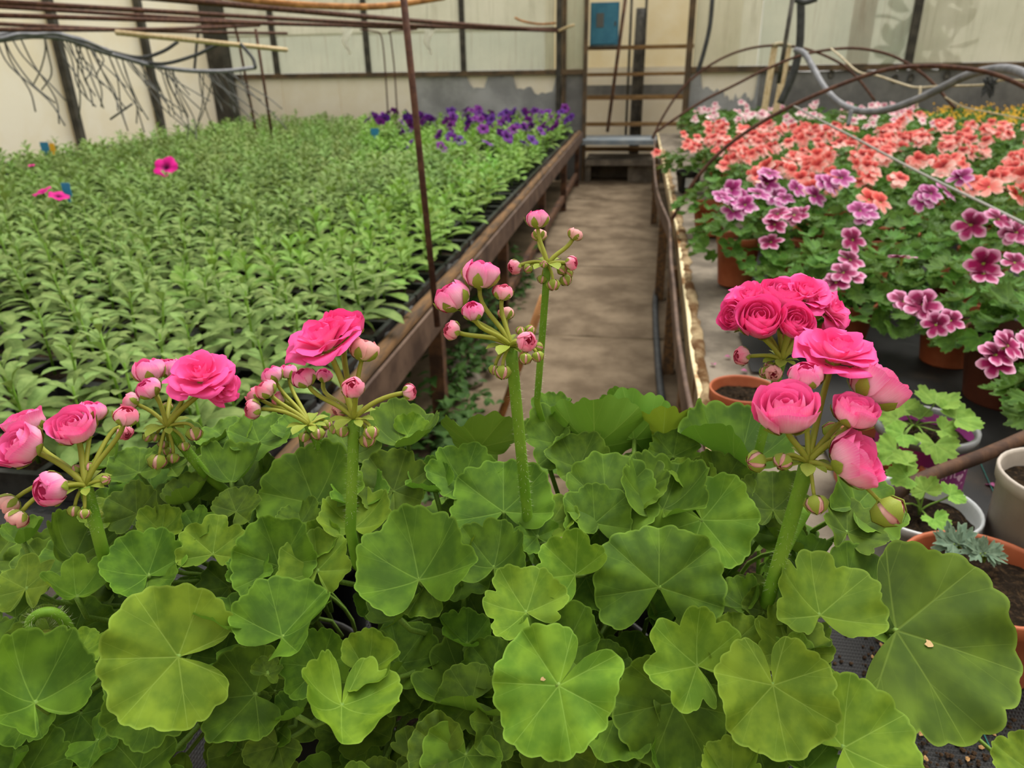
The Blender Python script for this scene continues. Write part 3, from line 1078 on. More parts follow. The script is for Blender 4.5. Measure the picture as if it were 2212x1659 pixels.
# ------------------------------------------------------------------ seedlings
GOLD = 2.39996
BLADE = {}
for kk, (wd, cu, tw) in {'sage': (.42, .8, .6), 'bright': (.62, .45, .62), 'tip': (.34, .2, .8)}.items():
    BLADE[kk] = [blade_geo(1.0, wd * f, cu * f2, .3, 4, tw) for f, f2 in ((1, 1), (.85, .6), (1.12, 1.3))]


def seedling_leaves(seed, kind):
    """[(variant, matrix)] of one seedling, opposite pairs up a short stem"""
    g = np.random.RandomState(seed)
    out = []
    h = g.uniform(.055, .105)
    lean = g.normal(0, .1, 2)
    n = 10 if kind == 'sage' else 8
    a = g.uniform(0, 6)
    for k in range(n):
        f = k / (n - 1.0)
        z = .028 + h * f
        L = (.058 - .036 * f ** 1.6) * g.uniform(.85, 1.2)
        if kind == 'bright':
            L *= .86
        up = .12 + .95 * f ** 1.5
        a += math.pi / 2 + g.normal(0, .25)
        for s in (0, math.pi):
            if k == 0 and g.rand() < .3:
                continue
            d = np.array([math.cos(a + s), math.sin(a + s), 0])
            u2 = up + g.normal(0, .15)
            tip = d * math.cos(u2) + np.array([0, 0, math.sin(u2)])
            nor = -d * math.sin(u2) + np.array([0, 0, math.cos(u2)])
            p = np.array([lean[0] * z, lean[1] * z, z]) + d * .002
            vi = g.randint(3)
            out.append((vi, frame_mat(p, nor, tip, L * g.uniform(.9, 1.1))))
    top = np.array([lean[0] * (.028 + h), lean[1] * (.028 + h), .028 + h])
    stem = tube([(0, 0, 0), top * .5, top], [.0022, .0018, .0012], 5)
    return out, stem


NS = 7
SEEDV = {(k, i): seedling_leaves(100 * (k == 'bright') + i, k) for k in ('sage', 'bright') for i in range(NS)}
LEAFM = {(k, v): mk('leaf', *BLADE[k][v][:2], k == 'sage' and 'seed_leaf' or 'bright_leaf', luv=BLADE[k][v][2]) for k in ('sage', 'bright') for v in range(3)}
STEMM = {k: mk('stem', *SEEDV[k][1], 'stem') for k in SEEDV}


def joined(kind, i):
    lv, st = SEEDV[kind, i]
    VV, FF, LL, n = [], [], [], 0
    for vi, mm in lv:
        b = BLADE[kind][vi]
        m4 = tomat(mm)
        VV.append(b[0] @ m4[:3, :3].T + m4[:3, 3])
        FF += [[q + n for q in f] for f in b[1]]
        LL.append(b[2])
        n += len(b[0])
    VV.append(st[0])
    FF += [[q + n for q in f] for f in st[1]]
    LL.append(np.full((len(st[0]), 3), .5))
    return np.vstack(VV), FF, np.vstack(LL)


JG = {k: joined(*k) for k in SEEDV}
JM = {k: mk('seedling', v[0], v[1], k[0] == 'sage' and 'seed_leaf' or 'bright_leaf', luv=v[2]) for k, v in JG.items()}


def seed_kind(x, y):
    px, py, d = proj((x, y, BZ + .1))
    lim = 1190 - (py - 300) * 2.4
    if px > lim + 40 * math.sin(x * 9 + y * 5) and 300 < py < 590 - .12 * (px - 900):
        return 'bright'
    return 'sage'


PET_ZONE = []
cand = []
for (x, y) in cells:
    c = (x, y, BZ + .08)
    px, py, d = proj(c)
    if not (-70 < px < 2300 and py < 1180):
        continue
    if px > 60 and d < 1.35 and py > 980:
        continue
    pyt = proj((x, y, BZ + .16))[1]
    if px > 780 and pyt < 322:
        PET_ZONE.append((x, y, px, pyt))
        continue
    cand.append((d, x, y, px, py))
cand.sort()
gaps = [(60, 690, 45), (110, 800, 40), (30, 760, 36), (390, 720, 30), (740, 760, 25)]
k_ind = 0
stuff = {'sage': [[], [], [], [], 0], 'bright': [[], [], [], [], 0]}
for d, x, y, px, py in cand:
    if any((px - gx) ** 2 + (py - gy) ** 2 * 1.5 < gr ** 2 for gx, gy, gr in gaps):
        continue
    if rng.rand() < .03:
        continue
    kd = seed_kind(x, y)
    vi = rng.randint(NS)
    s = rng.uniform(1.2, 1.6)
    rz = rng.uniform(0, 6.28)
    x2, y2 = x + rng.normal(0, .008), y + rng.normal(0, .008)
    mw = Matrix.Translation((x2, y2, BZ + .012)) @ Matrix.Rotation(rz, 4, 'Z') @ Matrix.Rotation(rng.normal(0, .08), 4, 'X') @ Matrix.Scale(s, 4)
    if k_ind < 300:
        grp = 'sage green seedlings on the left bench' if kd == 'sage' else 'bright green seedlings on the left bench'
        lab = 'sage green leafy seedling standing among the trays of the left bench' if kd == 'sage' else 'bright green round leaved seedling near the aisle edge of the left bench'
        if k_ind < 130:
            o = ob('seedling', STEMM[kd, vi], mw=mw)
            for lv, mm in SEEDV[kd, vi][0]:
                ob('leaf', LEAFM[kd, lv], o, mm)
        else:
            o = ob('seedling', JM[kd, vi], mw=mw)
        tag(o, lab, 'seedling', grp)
        k_ind += 1
    else:
        V, Fc, ll = JG[kd, vi]
        m4 = tomat(mw)
        S = stuff[kd]
        S[0].append(V @ m4[:3, :3].T + m4[:3, 3])
        S[1].append([[q + S[4] for q in f] for f in Fc])
        S[2].append(ll)
        S[3].append(np.full(len(V), rng.uniform(-.8, .8)))
        S[4] += len(V)
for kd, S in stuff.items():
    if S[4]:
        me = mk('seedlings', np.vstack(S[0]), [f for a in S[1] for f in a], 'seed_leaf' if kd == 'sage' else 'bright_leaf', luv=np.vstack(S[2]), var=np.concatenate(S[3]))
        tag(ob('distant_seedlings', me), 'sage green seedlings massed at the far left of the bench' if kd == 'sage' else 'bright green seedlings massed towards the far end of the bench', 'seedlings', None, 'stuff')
print('trays', nt, 'individual seedlings', k_ind, 'stuff', len(cand) - k_ind, 'petunia cells', len(PET_ZONE))


# ------------------------------------------------------------------ petunias
def trumpet(R, col_in, col_out, seed):
    g = np.random.RandomState(seed)
    nth, V, C = 30, [], []
    prof = [(.03, -.55), (.08, -.25), (.16, -.02), (.5, .12), (.85, .16), (1.0, .12)]
    for j, (r, z) in enumerate(prof):
        for i in range(nth):
            a = 2 * math.pi * i / nth
            lob = 1 - (.16 * abs(math.sin(a * 2.5)) ** 4 if j > 3 else 0)
            zz = z + (.08 * math.sin(5 * a + g.rand()) + .05 * math.sin(11 * a + seed)) * (j / 5.0) ** 2
            V.append([R * r * lob * math.cos(a), R * r * lob * math.sin(a), R * zz])
            f = min(1, max(0, (r - .1) / .35))
            C.append([col_in[q] * (1 - f) + col_out[q] * f for q in range(3)] + [1])
    Fc = [[j * nth + i, j * nth + (i + 1) % nth, (j + 1) * nth + (i + 1) % nth, (j + 1) * nth + i] for j in range(5) for i in range(nth)]
    return np.array(V), Fc, C


PUR = [mk('petunia_flower', *[a for a in trumpet(1.0, lin((38, 16, 60)), lin((92 + 14 * i, 40, 140)), i)[:2]], 'flower_col', col=trumpet(1.0, lin((38, 16, 60)), lin((92 + 14 * i, 40, 140)), i)[2]) for i in range(3)]
MAG = [mk('petunia_flower', *[a for a in trumpet(1.0, lin((60, 6, 50)), lin((214, 20, 140)), 7 + i)[:2]], 'flower_col', col=trumpet(1.0, lin((60, 6, 50)), lin((214, 20, 140)), 7 + i)[2]) for i in range(2)]
g = np.random.RandomState(3)
keep = [c for c in PET_ZONE if g.rand() < .62]
npf = 0
bare = []
for x, y, px, pyt in keep:
    vi = g.randint(NS)
    mw = Matrix.Translation((x, y, BZ + .012)) @ Matrix.Rotation(g.uniform(0, 6), 4, 'Z') @ Matrix.Scale(g.uniform(1.4, 1.7), 4)
    dens = (.46 if px > 880 else .18) * (1 if pyt < 288 else .35)
    nfl = int(g.rand() < dens) + int(g.rand() < dens)
    if nfl == 0:
        bare.append((JG['bright', vi], tomat(mw)))
        continue
    o = ob('petunia', JM['bright', vi], mw=mw)
    tag(o, 'purple petunia in flower at the far aisle end of the left bench', 'petunia', 'purple petunias at the far end')
    for k in range(nfl):
        p = np.array([g.normal(0, .03), g.normal(0, .03), g.uniform(.095, .14)])
        ax = nrm([g.normal(0, .5), -.7 + g.normal(0, .3), .7])
        ob('flower', PUR[g.randint(3)], o, frame_mat(p, ax, (1, 0, 0), g.uniform(.021, .028)))
        npf += 1
VV, FF, LL, n = [], [], [], 0
for (V, Fc, ll), m4 in bare:
    VV.append(V @ m4[:3, :3].T + m4[:3, 3])
    FF += [[q + n for q in f] for f in Fc]
    LL.append(ll)
    n += len(V)
tag(ob('unopened_petunias', mk('unopened_petunias', np.vstack(VV), FF, 'bright_leaf', luv=np.vstack(LL))), 'green petunia plants without blooms between the purple flowering ones', 'petunias', None, 'stuff')


def lone(px, py, d, spec, label):
    p = at(px, py, d)
    o = thing('petunia', (p[0], p[1], BZ + .012), label, 'petunia')
    V, Fc = tube([(0, 0, 0), (0, .01, (p[2] - BZ) * .6), (0, 0, p[2] - BZ - .03)], .0025, 6)
    ob('stem', mk('stem', V, Fc, 'stem'), o)
    ob('leaves', JM['bright', 2], o)
    for dx, dy, sz, ax in spec:
        q = at(px + dx, py + dy, d) - np.array(o.location)
        ob('flower', MAG[int(sz) % 2], o, frame_mat(q, cvec(ax), CU, sz * .5 * d / F))


dz = lambda py, h: F * h / (.915 * (py - 118))
lone(359, 362, 3.25, [(0, 0, 54, (0, .35, .9))], 'single magenta petunia bloom open among far left seedlings')
lone(112, 420, 2.5, [(-20, -4, 42, (-.3, .75, .6)), (14, 5, 42, (.3, .75, .5))], 'pair of magenta petunia blooms seen edge on at far left')
lone(68, 358, 3.3, [(0, 0, 15, (0, .8, .5))], 'tiny dark closed petunia bloom near the left edge')
for px, py, d, mm, lab, w, h in ((98, 322, 3.9, 'tag_blue', 'blue plant label beside the yellow one at the left wall', 20, 18),
                                 (114, 323, 3.88, 'tag_yellow', 'small yellow plant label by the left wall', 13, 16),
                                 (146, 418, 2.55, 'tag_blue', 'blue plant label behind the paired magenta blooms', 20, 28),
                                 (810, 289, 4.5, 'tag_blue', 'blue plant label in front of the purple petunias', 18, 14)):
    p = at(px, py, d)
    w, h = w * d / F, h * d / F
    V, Fc = joinm([box((0, 0, h * .3), (w, .002, h)), box((0, 0, -h * .4), (w * .35, .002, h * .5))])
    tag(ob('plant_label', mk('plant_label', V, Fc, mm, False), loc=p), lab, 'plant label')

# weeds and a stick under the left bench edge
wm = []
for k in range(900):
    cx, cy = random.choice([(-.38, 1.9), (-.42, 2.4), (-.45, 2.9), (-.5, 1.6), (-.3, 1.75), (-.42, 3.5)])
    p = np.array([cx - .16 + np.clip(rng.normal(0, .05), -.2, .07), cy + rng.normal(0, .14), abs(rng.normal(0, .09))])
    vv, ff, _ = BLADE['bright'][0]
    a = rng.uniform(0, 6.28)
    mm = tomat(frame_mat(p, (rng.normal(0, .4), rng.normal(0, .4), 1), (math.cos(a), math.sin(a), .3), rng.uniform(.03, .055)))
    wm.append((vv @ mm[:3, :3].T + mm[:3, 3], ff))
V, Fc = joinm(wm)
tag(ob('weeds', mk('weeds', V, Fc, 'weed')), 'dark green weeds growing on the floor below the left bench', 'weeds', None, 'stuff')
q0, q1 = on_z(1080, 905, .02), on_z(1195, 640, .02)
q1 = at(1175, 640, 2.1)
tag(tubeob('garden_stick', 'branch', [q0, (q0 + q1) / 2, q1], .012), 'ochre stick leaning in the aisle behind the central stems', 'stick')
# stones by the left bench leg
for px, py, sz in ((1010, 830, .06), (985, 800, .05)):
    q = on_z(px, py, .0)
    V, Fc = lathe([(0, 0), (.9, .05), (1, .3), (.7, .62), (0, .7)], 9)
    V = V * sz * (1 + rng.normal(0, .06, V.shape))
    tag(ob('stone', mk('stone', V, Fc, 'slab'), loc=q), 'rough grey stone lying among the weeds %s' % ('nearer the aisle' if px > 1000 else 'deeper under the bench'), 'stone')
# ================================================================== right bench and the front bench
rp = [(1490, 893), (1473, 803), (1460, 710), (1453, 616), (1447, 560), (1445, 489), (1436, 463), (1423, 430), (1415, 392), (1412, 351), (1413, 330)]
RP = np.array([on_z(x, y, BZ + .01) for x, y in rp])
RP = np.vstack([RP, [RP[-1][0] + .02, 6.9, BZ + .01]])
RP = np.vstack([[RP[0][0] + .02, .80, BZ + .01], RP])
RPs = spline(RP, 5)
bench_r = thing('concrete_bench', (1.8, 3.9, 0), 'grey concrete bench right of the aisle with rusty crusted edge', 'bench')
bo = np.array(bench_r.location)


def br(name, mat, x0, x1, y0, y1, z0, z1, par=None):
    return bx(name, mat, x0 - bo[0], x1 - bo[0], y0 - bo[1], y1 - bo[1], z0, z1, bench_r)


def strip(P, dx, z0, z1):
    """upright strip of thickness dx along a ground path"""
    n = len(P)
    V = []
    for p in P:
        V += [[p[0], p[1], z0], [p[0] + dx, p[1], z0], [p[0] + dx, p[1], z1], [p[0], p[1], z1]]
    Fc = []
    for i in range(n - 1):
        for j in range(4):
            Fc.append([i * 4 + j, i * 4 + (j + 1) % 4, i * 4 + 4 + (j + 1) % 4, i * 4 + 4 + j])
    Fc += [[0, 3, 2, 1], [4 * n - 4, 4 * n - 3, 4 * n - 2, 4 * n - 1]]
    return np.array(V), Fc


V, Fc = strip(RPs, .006, BZ - .05, BZ + .012)
ob('edge_rail', mk('edge_rail', V - bo, Fc, 'rail', False), bench_r)
V, Fc = tube([(p[0] + .003, p[1], BZ + .012) for p in RPs], .006, 6)
ob('rail_bead', mk('rail_bead', V - bo, Fc, 'rail'), bench_r)
cp = [(1526, 893), (1518, 840), (1503, 766), (1492, 672), (1481, 598), (1470, 512), (1464, 480)]
CP = np.array([on_z(x, y, BZ) for x, y in cp])
CP = np.vstack([[CP[0][0], .80, BZ], CP, [CP[-1][0] - .01, 6.9, BZ]])
CPs = spline(CP, 5)
# slab: ragged left edge, cream face
V, Fc = [], []
for p in CPs:
    e = rng.normal(0, .004)
    V += [[p[0] + e, p[1], BZ - .06], [p[0] + e, p[1], BZ - .004], [3.7, p[1], BZ], [3.7, p[1], BZ - .06]]
for i in range(len(CPs) - 1):
    for j in range(4):
        Fc.append([i * 4 + j, i * 4 + 4 + j, i * 4 + 4 + (j + 1) % 4, i * 4 + (j + 1) % 4])
ob('slab', mk('slab', np.array(V) - bo, Fc, 'slab', False), bench_r)
V, Fc = strip([(p[0] - .012, p[1]) for p in CPs], .010, BZ - .06, BZ + .004)
ob('edge_board', mk('edge_board', V - bo, Fc, 'white_board', False), bench_r)
# crust: lumpy ridge on the edge
nn = 150
V, Fc = [], []
cy_ = np.linspace(.9, 5.6, nn)
cx_ = np.interp(cy_, CPs[:, 1], CPs[:, 0])
for i in range(nn):
    w = .011 + .006 * math.sin(i * .9) * math.sin(i * .37) + abs(rng.normal(0, .004))
    h = .006 + abs(rng.normal(0, .004))
    for a in np.linspace(0, math.pi, 6):
        V.append([cx_[i] + .006 - w * math.cos(a) + rng.normal(0, .0012), cy_[i], BZ + h * math.sin(a) + rng.normal(0, .001) - .001])
for i in range(nn - 1):
    for j in range(5):
        k = i * 6 + j
        Fc.append([k, k + 1, k + 7, k + 6])
ob('rusty_crust', mk('rusty_crust', np.array(V) - bo, Fc, 'crust'), bench_r)
for y in (1.5, 2.5, 3.4, 5.2, 6.6):
    x = np.interp(y, RPs[:, 1], RPs[:, 0])
    br('leg', 'old_wood', x + .005, x + .045, y, y + .05, 0, BZ - .06)
    br('leg', 'old_wood', 3.3, 3.36, y, y + .05, 0, BZ - .06)

front = thing('front_bench', (.6, .45, 0), 'near bench under black cloth that carries the pink geraniums', 'bench')
fo_ = np.array(front.location)
for nm, a in (('table_top', (-1.05, 2.4, .1, .79, BZ - .06, BZ - .006)), ('leg', (-1.0, -.95, .15, .2, 0, BZ - .06)), ('leg', (2.2, 2.25, .15, .2, 0, BZ - .06)),
              ('leg', (-1.0, -.95, .7, .75, 0, BZ - .06)), ('leg', (.2, .25, .7, .75, 0, BZ - .06)), ('leg', (2.2, 2.25, .7, .75, 0, BZ - .06))):
    bx(nm, 'old_wood', a[0] - fo_[0], a[1] - fo_[0], a[2] - fo_[1], a[3] - fo_[1], a[4], a[5], front)
# black woven ground cover, gently rumpled
V, Fc = [], []
nx, ny = 90, 70
xs_ = np.linspace(-1.05, 2.3, nx + 1)
ys_ = np.linspace(.1, 2.9, ny + 1)
for j, y in enumerate(ys_):
    for i, x in enumerate(xs_):
        V.append([x, y, BZ + .002 + .0018 * math.sin(x * 23 + y * 9) * math.sin(y * 17 - x * 5) + .0018])
for j in range(ny):
    for i in range(nx):
        xm, ym = xs_[i], ys_[j]
        if ym > .77 and xm < .30 + .05 * math.sin(ym * 3):
            continue
        k = j * (nx + 1) + i
        Fc.append([k, k + 1, k + nx + 2, k + nx + 1])
tag(ob('ground_cover_cloth', mk('ground_cover_cloth', V, Fc, 'cloth')), 'black woven ground cover cloth spread under the pots at right', 'cloth')
for (a, b), lab in ((((2118, 1000), (2185, 1150)), 'thin teal marker thread on the black cloth beside the silver pot'), (((2100, 1530), (2150, 1640)), 'short teal marker thread on the black cloth at lower right')):
    P = [on_z(a[0] + (b[0] - a[0]) * t, a[1] + (b[1] - a[1]) * t, BZ + .0068) for t in np.linspace(0, 1, 8)]
    tag(tubeob('marker_thread', 'teal', P, .0006, sides=5), lab, 'thread')

# ------------------------------------------------------------------ regal pelargoniums
RLV = [leaf_geo(1.0, 50 + i, lobe=.22, teeth=22, amp=.2, sinus=.7, cup=.35, fold=.12, ruf=.10, pleat=.7, droop=.05, wave=.12, nth=89, nr=3, delta=50, sharp=True) for i in range(5)]
RLM = [mk('leaf', a, b, 'regal_leaf', luv=c) for a, b, c in RLV]


def regal_leaves(seed, n=60, R=.14, H=.18):
    g = np.random.RandomState(seed)
    out = []
    for k in range(n):
        f = (k + .5) / n
        a = k * GOLD + g.normal(0, .3)
        el = math.asin(max(-.05, 1 - 1.02 * f)) + g.normal(0, .08)
        d = np.array([math.cos(a) * math.cos(el), math.sin(a) * math.cos(el), math.sin(el)])
        p = np.array([0, 0, .10]) + d * np.array([R, R, H - .07]) * g.uniform(.72, 1.05)
        nor = nrm(d * .75 + np.array([0, 0, .65]) + g.normal(0, .22, 3))
        tip = nrm(np.array([d[0], d[1], -.1]) + g.normal(0, .35, 3))
        out.append((g.randint(5), frame_mat(p, nor, tip, g.uniform(.024, .038))))
    return out


NRV = 4
RFOL = [regal_leaves(70 + i) for i in range(NRV)]


def fol_join(lst, geo, extra=None):
    VV, FF, LL, n = [], [], [], 0
    for vi, mm in lst:
        b = geo[vi]
        m4 = tomat(mm)
        VV.append(b[0] @ m4[:3, :3].T + m4[:3, 3])
        FF += [[q + n for q in f] for f in b[1]]
        LL.append(b[2])
        n += len(b[0])
    return np.vstack(VV), FF, np.vstack(LL)


RFM = []
for i in range(NRV):
    V, Fc, ll = fol_join(RFOL[i], RLV)
    RFM.append(mk('foliage', V, Fc, 'regal_leaf', luv=ll))


def petal5(kind, k, seed, R=1.0):
    """petal k of a regal flower (0, 1 upper), coloured by its own blotch"""
    g = np.random.RandomState(seed * 5 + k)
    az = [1.05, 2.09, 3.5, 4.71, 5.93][k] + g.normal(0, .08)
    up = k < 2
    nt, ns = 7, 5
    wd = .44 if up else .36
    V, C = [], []
    dark, body, margin = COLS[kind][0 if up else 1]
    for t in np.linspace(0, 1, nt):
        for s in np.linspace(-1, 1, ns):
            w = wd * math.sin(math.pi * (t ** .75) * .5 + .02) ** 1.1 * (1 if t < .8 else (1 - ((t - .8) / .2) ** 2 * .35))
            r = t * (1 - .16 * abs(s) ** 2)
            z = .10 + .28 * t - .22 * t * t + .05 * s * math.sin(3 * t + seed) + .04 * math.sin(4 * s + k) * t * t
            lx, ly = s * w, r
            V.append([R * (ly * math.cos(az) - lx * math.sin(az)), R * (ly * math.sin(az) + lx * math.cos(az)), R * z])
            e = max(t ** 1.2, abs(s) * min(1, t * 1.6))
            if e < .7:
                f = (e / .7) ** 1.5
                c = [dark[q] * (1 - f) + body[q] * f for q in range(3)]
            else:
                f = min(1, (e - .7) / .22)
                c = [body[q] * (1 - f) + margin[q] * f for q in range(3)]
            C.append(c + [1])
    Fc = [[j * ns + i, j * ns + i + 1, (j + 1) * ns + i + 1, (j + 1) * ns + i] for j in range(nt - 1) for i in range(ns - 1)]
    return np.array(V), Fc, C


COLS = {
    'coral': [(lin((130, 20, 32)), lin((234, 80, 76)), lin((250, 150, 142))), (lin((242, 140, 134)), lin((250, 186, 178)), lin((253, 212, 204)))],
    'coral2': [(lin((170, 34, 40)), lin((240, 92, 86)), lin((248, 142, 130))), (lin((238, 116, 110)), lin((248, 160, 150)), lin((252, 194, 184)))],
    'purple': [(lin((84, 8, 40)), lin((146, 16, 82)), lin((240, 172, 212))), (lin((130, 14, 70)), lin((172, 34, 104)), lin((244, 190, 222)))],
    'mauve': [(lin((104, 12, 66)), lin((166, 36, 120)), lin((234, 164, 214))), (lin((156, 40, 116)), lin((190, 84, 156)), lin((242, 200, 230)))],
    'white': [(lin((190, 50, 100)), lin((242, 176, 194)), lin((250, 224, 226))), (lin((240, 190, 200)), lin((248, 222, 224)), lin((252, 238, 236)))],
    'yellow': [(lin((210, 150, 20)), lin((236, 180, 30)), lin((240, 196, 60))), (lin((210, 150, 20)), lin((236, 180, 30)), lin((240, 196, 60)))],
}
RP5 = {}
RFL = {}
for kd in COLS:
    for v in range(3):
        ps = [petal5(kd, k, v) for k in range(5)]
        RP5[kd, v] = [mk('petal', a, b, 'flower_col', col=c) for a, b, c in ps]
        VV, FF, CC, n = [], [], [], 0
        for a, b, c in ps:
            VV.append(a)
            FF += [[q + n for q in f] for f in b]
            CC += c
            n += len(a)
        RFL[kd, v] = mk('flower', np.vstack(VV), FF, 'flower_col', col=CC)
rv, rf = lathe([(.0, -.5), (.06, -.45), (.1, -.1), (.16, .08), (.05, .14), (0, .15)], 8)
RCAL = mk('calyx', rv, rf, 'sepal')


def regal_flower(plant, ploc, p, kind, size, near, g, ax=None):
    ax = nrm(ax) if ax is not None else nrm(np.array([g.normal(0, .45), -.75 + g.normal(0, .3), .75]))
    mw = frame_mat(p - ploc, ax, cvec((g.normal(0, .4), 1, 0)), size)
    v = g.randint(3)
    if near:
        f = ob('flower', RCAL, plant, mw)
        for me in RP5[kind, v]:
            ob('petal', me, f)
    else:
        f = ob('flower', RFL[kind, v], plant, mw)
    return f


plants_r = []


def regal(x, y, kind, near, label, group=None, pot=('terracotta', .065, .115), n_fl=9, name='regal_pelargonium', sc=1.0, fsz=.025):
    g = np.random.RandomState(int(1000 * x + 17 * y * 1000) % 99991)
    o = thing(name, (x, y, BZ + .004), label, 'potted plant', group)
    add_pot(o, pot[1], pot[2], pot[0])
    vi = g.randint(NRV)
    rz = Matrix.Rotation(g.uniform(0, 6.28), 4, 'Z') @ Matrix.Scale(sc, 4)
    if near:
        for lv, mm in RFOL[vi]:
            ob('leaf', RLM[lv], o, rz @ mm)
    else:
        tag(ob('foliage', RFM[vi], o, rz), kind='stuff')
    lo = np.array(o.location)
    k = 0
    while k < n_fl:
        # flowers come in little heads of two or three
        a, r = g.uniform(0, 6.28), .115 * math.sqrt(g.rand())
        hc = lo + np.array([r * math.cos(a), r * math.sin(a), (.235 - 2.4 * r * r + g.normal(0, .008)) * sc])
        for q in range(g.randint(2, 4)):
            kk = kind
            if kind == 'coral' and g.rand() < .4:
                kk = 'coral2'
            regal_flower(o, lo, hc + g.normal(0, .017, 3) * (1, 1, .7), kk, fsz * g.uniform(.85, 1.15), near, g)
            k += 1
    plants_r.append((o, x, y))
    return o


def region(px, py):
    if px > 2035 + (py - 240) * -1.2 and py < 272 and px > 2000:
        return 'yellow'
    if py < 284 and px < 1990 or py < 240:
        return 'white'
    if py < 405 + (px - 1480) * .05:
        return 'coral'
    return 'green'


rowi = 0
y = 1.62
gg = np.random.RandomState(11)
while y < 6.75:
    x = .42 + (.11 if rowi % 2 else 0)
    while x < 3.5:
        x2, y2 = x + gg.normal(0, .02), y + gg.normal(0, .02)
        px, py, d = proj((x2, y2, BZ + .2))
        if px < 2300 and d > .3 and not (py > 560 and px > 2230) and not (px < 1500 and y2 < 2.6):
            rg = region(px, py)
            near = y2 < 2.3
            if rg == 'coral':
                regal(x2, y2, 'coral', near, 'potted pelargonium thick with two toned coral pink blooms on the right bench', 'coral pelargoniums on the right bench', n_fl=7, fsz=.031)
            elif rg == 'white':
                regal(x2, y2, 'white', near, 'potted pelargonium with sparse white and pink blooms at the back of the right bench', 'white and pink pelargoniums at the back', n_fl=1 if px < 1880 else 3, fsz=.029)
            elif rg == 'yellow':
                regal(x2, y2, 'yellow', near, 'potted plant dotted with small yellow flowers in the far right corner', 'yellow flowered plants at far right', n_fl=14, fsz=.009, name='yellow_bedding_plant', sc=.95)
            else:
                regal(x2, y2, 'purple', near, 'leafy green pelargonium in a pot between the purple blooms of the right bench', 'leafy pelargoniums on the right bench', n_fl=0)
        x += .25
    y += .25
    rowi += 1
# the ones that can be told apart along the aisle edge and in front
q = on_z(1532, 512, BZ)
e1 = regal(q[0], q[1] + .03, 'mauve', True, 'pelargonium in a clean terracotta pot at the bench edge, magenta blooms to its right', n_fl=0, sc=.9)
q = on_z(1588, 622, BZ)
e2 = regal(q[0], q[1] + .03, 'purple', True, 'bushy pelargonium in a tall terracotta pot leaning over the bare bench edge', n_fl=0, pot=('terracotta', .062, .14))
q = on_z(1467, 415, BZ)
e3 = regal(q[0] + .04, q[1], 'coral', False, 'coral pelargonium in a black pot with white label nearest the aisle end', pot=('black_pot', .062, .10), n_fl=8)
V, Fc = box((0, -.0635, .05), (.035, .002, .045))
ob('pot_label', mk('pot_label', V, Fc, 'silver_pot', False), e3)
q = on_z(1640, 745, BZ)
e4 = regal(q[0] + .1, q[1] + .03, 'purple', True, 'leafy pelargonium in terracotta pot hidden behind the deep pink flower head', n_fl=0)
# single coral bloom hanging over the rail
regal_flower(e3, np.array(e3.location), at(1418, 332, 4.2), 'coral2', .033, False, gg, cvec((-.2, .3, .9)))

# purple heads placed where they show
PH = [(1590, 425, 60, 4, 'mauve'), (1650, 400, 60, 4, 'mauve'), (1610, 445, 52, 2, 'mauve'), (1672, 488, 58, 3, 'purple'), (1715, 468, 60, 2, 'purple'), (1790, 402, 60, 4, 'mauve'), (1870, 460, 60, 3, 'mauve'), (1900, 440, 60, 2, 'coral2'),
      (1720, 410, 50, 2, 'mauve'), (2000, 425, 56, 3, 'mauve'), (2040, 418, 60, 3, 'mauve'), (2096, 488, 76, 1, 'purple'), (1835, 565, 66, 2, 'purple'), (1838, 600, 64, 3, 'purple'), (1948, 560, 62, 1, 'side'), (1950, 655, 76, 2, 'purple'), (1985, 668, 80, 3, 'purple'),
      (2052, 695, 62, 2, 'purple'), (2125, 595, 78, 2, 'purple'), (2190, 570, 62, 1, 'purple'), (2195, 505, 70, 3, 'purple'), (2150, 770, 80, 3, 'purple'), (2185, 748, 80, 2, 'purple'), (2190, 425, 60, 3, 'coral2'), (1560, 300 + 130, 54, 2, 'mauve')]
g = np.random.RandomState(5)
PB = {}
for px, py, sz, n, kd in PH:
    d = F * .345 / (.915 * (py - 122))
    p = at(px, py, d)
    best = min((pr for pr in plants_r if pr[2] < 3.6), key=lambda pr: (pr[1] - p[0]) ** 2 + (pr[2] - p[1]) ** 2)
    for k in range(n):
        off = np.zeros(3) if k == 0 else (CR * g.normal(0, .45) + CU * g.normal(0, .3)) * sz * d / F
        ax = cvec((g.normal(0, .4), .45 + g.normal(0, .25), .8)) if kd != 'side' else cvec((.1, 1, .1))
        regal_flower(best[0], np.array(best[0].location), p + off, 'purple' if kd == 'side' else kd, sz * .5 * d / F, True, g, ax)
    if best[0].get('group') and kd != 'coral2':
        PB.setdefault(best[0].name, best)

ORD = ['first', 'second', 'third', 'fourth', 'fifth', 'sixth', 'seventh', 'eighth', 'ninth', 'tenth', 'eleventh', 'twelfth', 'thirteenth', 'fourteenth', 'fifteenth', 'sixteenth', 'seventeenth']
for i, (b, bx_, by_) in enumerate(sorted(PB.values(), key=lambda t: proj((t[1], t[2], BZ + .2))[0])):
    b['label'] = 'potted pelargonium with purple white edged blooms, %s from the left of the purple ones' % ORD[i]
    b['group'] = 'purple pelargoniums on the right bench'

# ------------------------------------------------------------------ pots in front at right
PLV = [leaf_geo(1.0, 80 + i, lobe=.2, teeth=26, amp=.11, sinus=.6, cup=.1, fold=.15, ruf=.08, pleat=.5, droop=.15, wave=.08, nth=105, nr=5, delta=50, sharp=True) for i in range(4)]
PLM = [mk('leaf', a, b, 'pale_leaf', luv=c) for a, b, c in PLV]


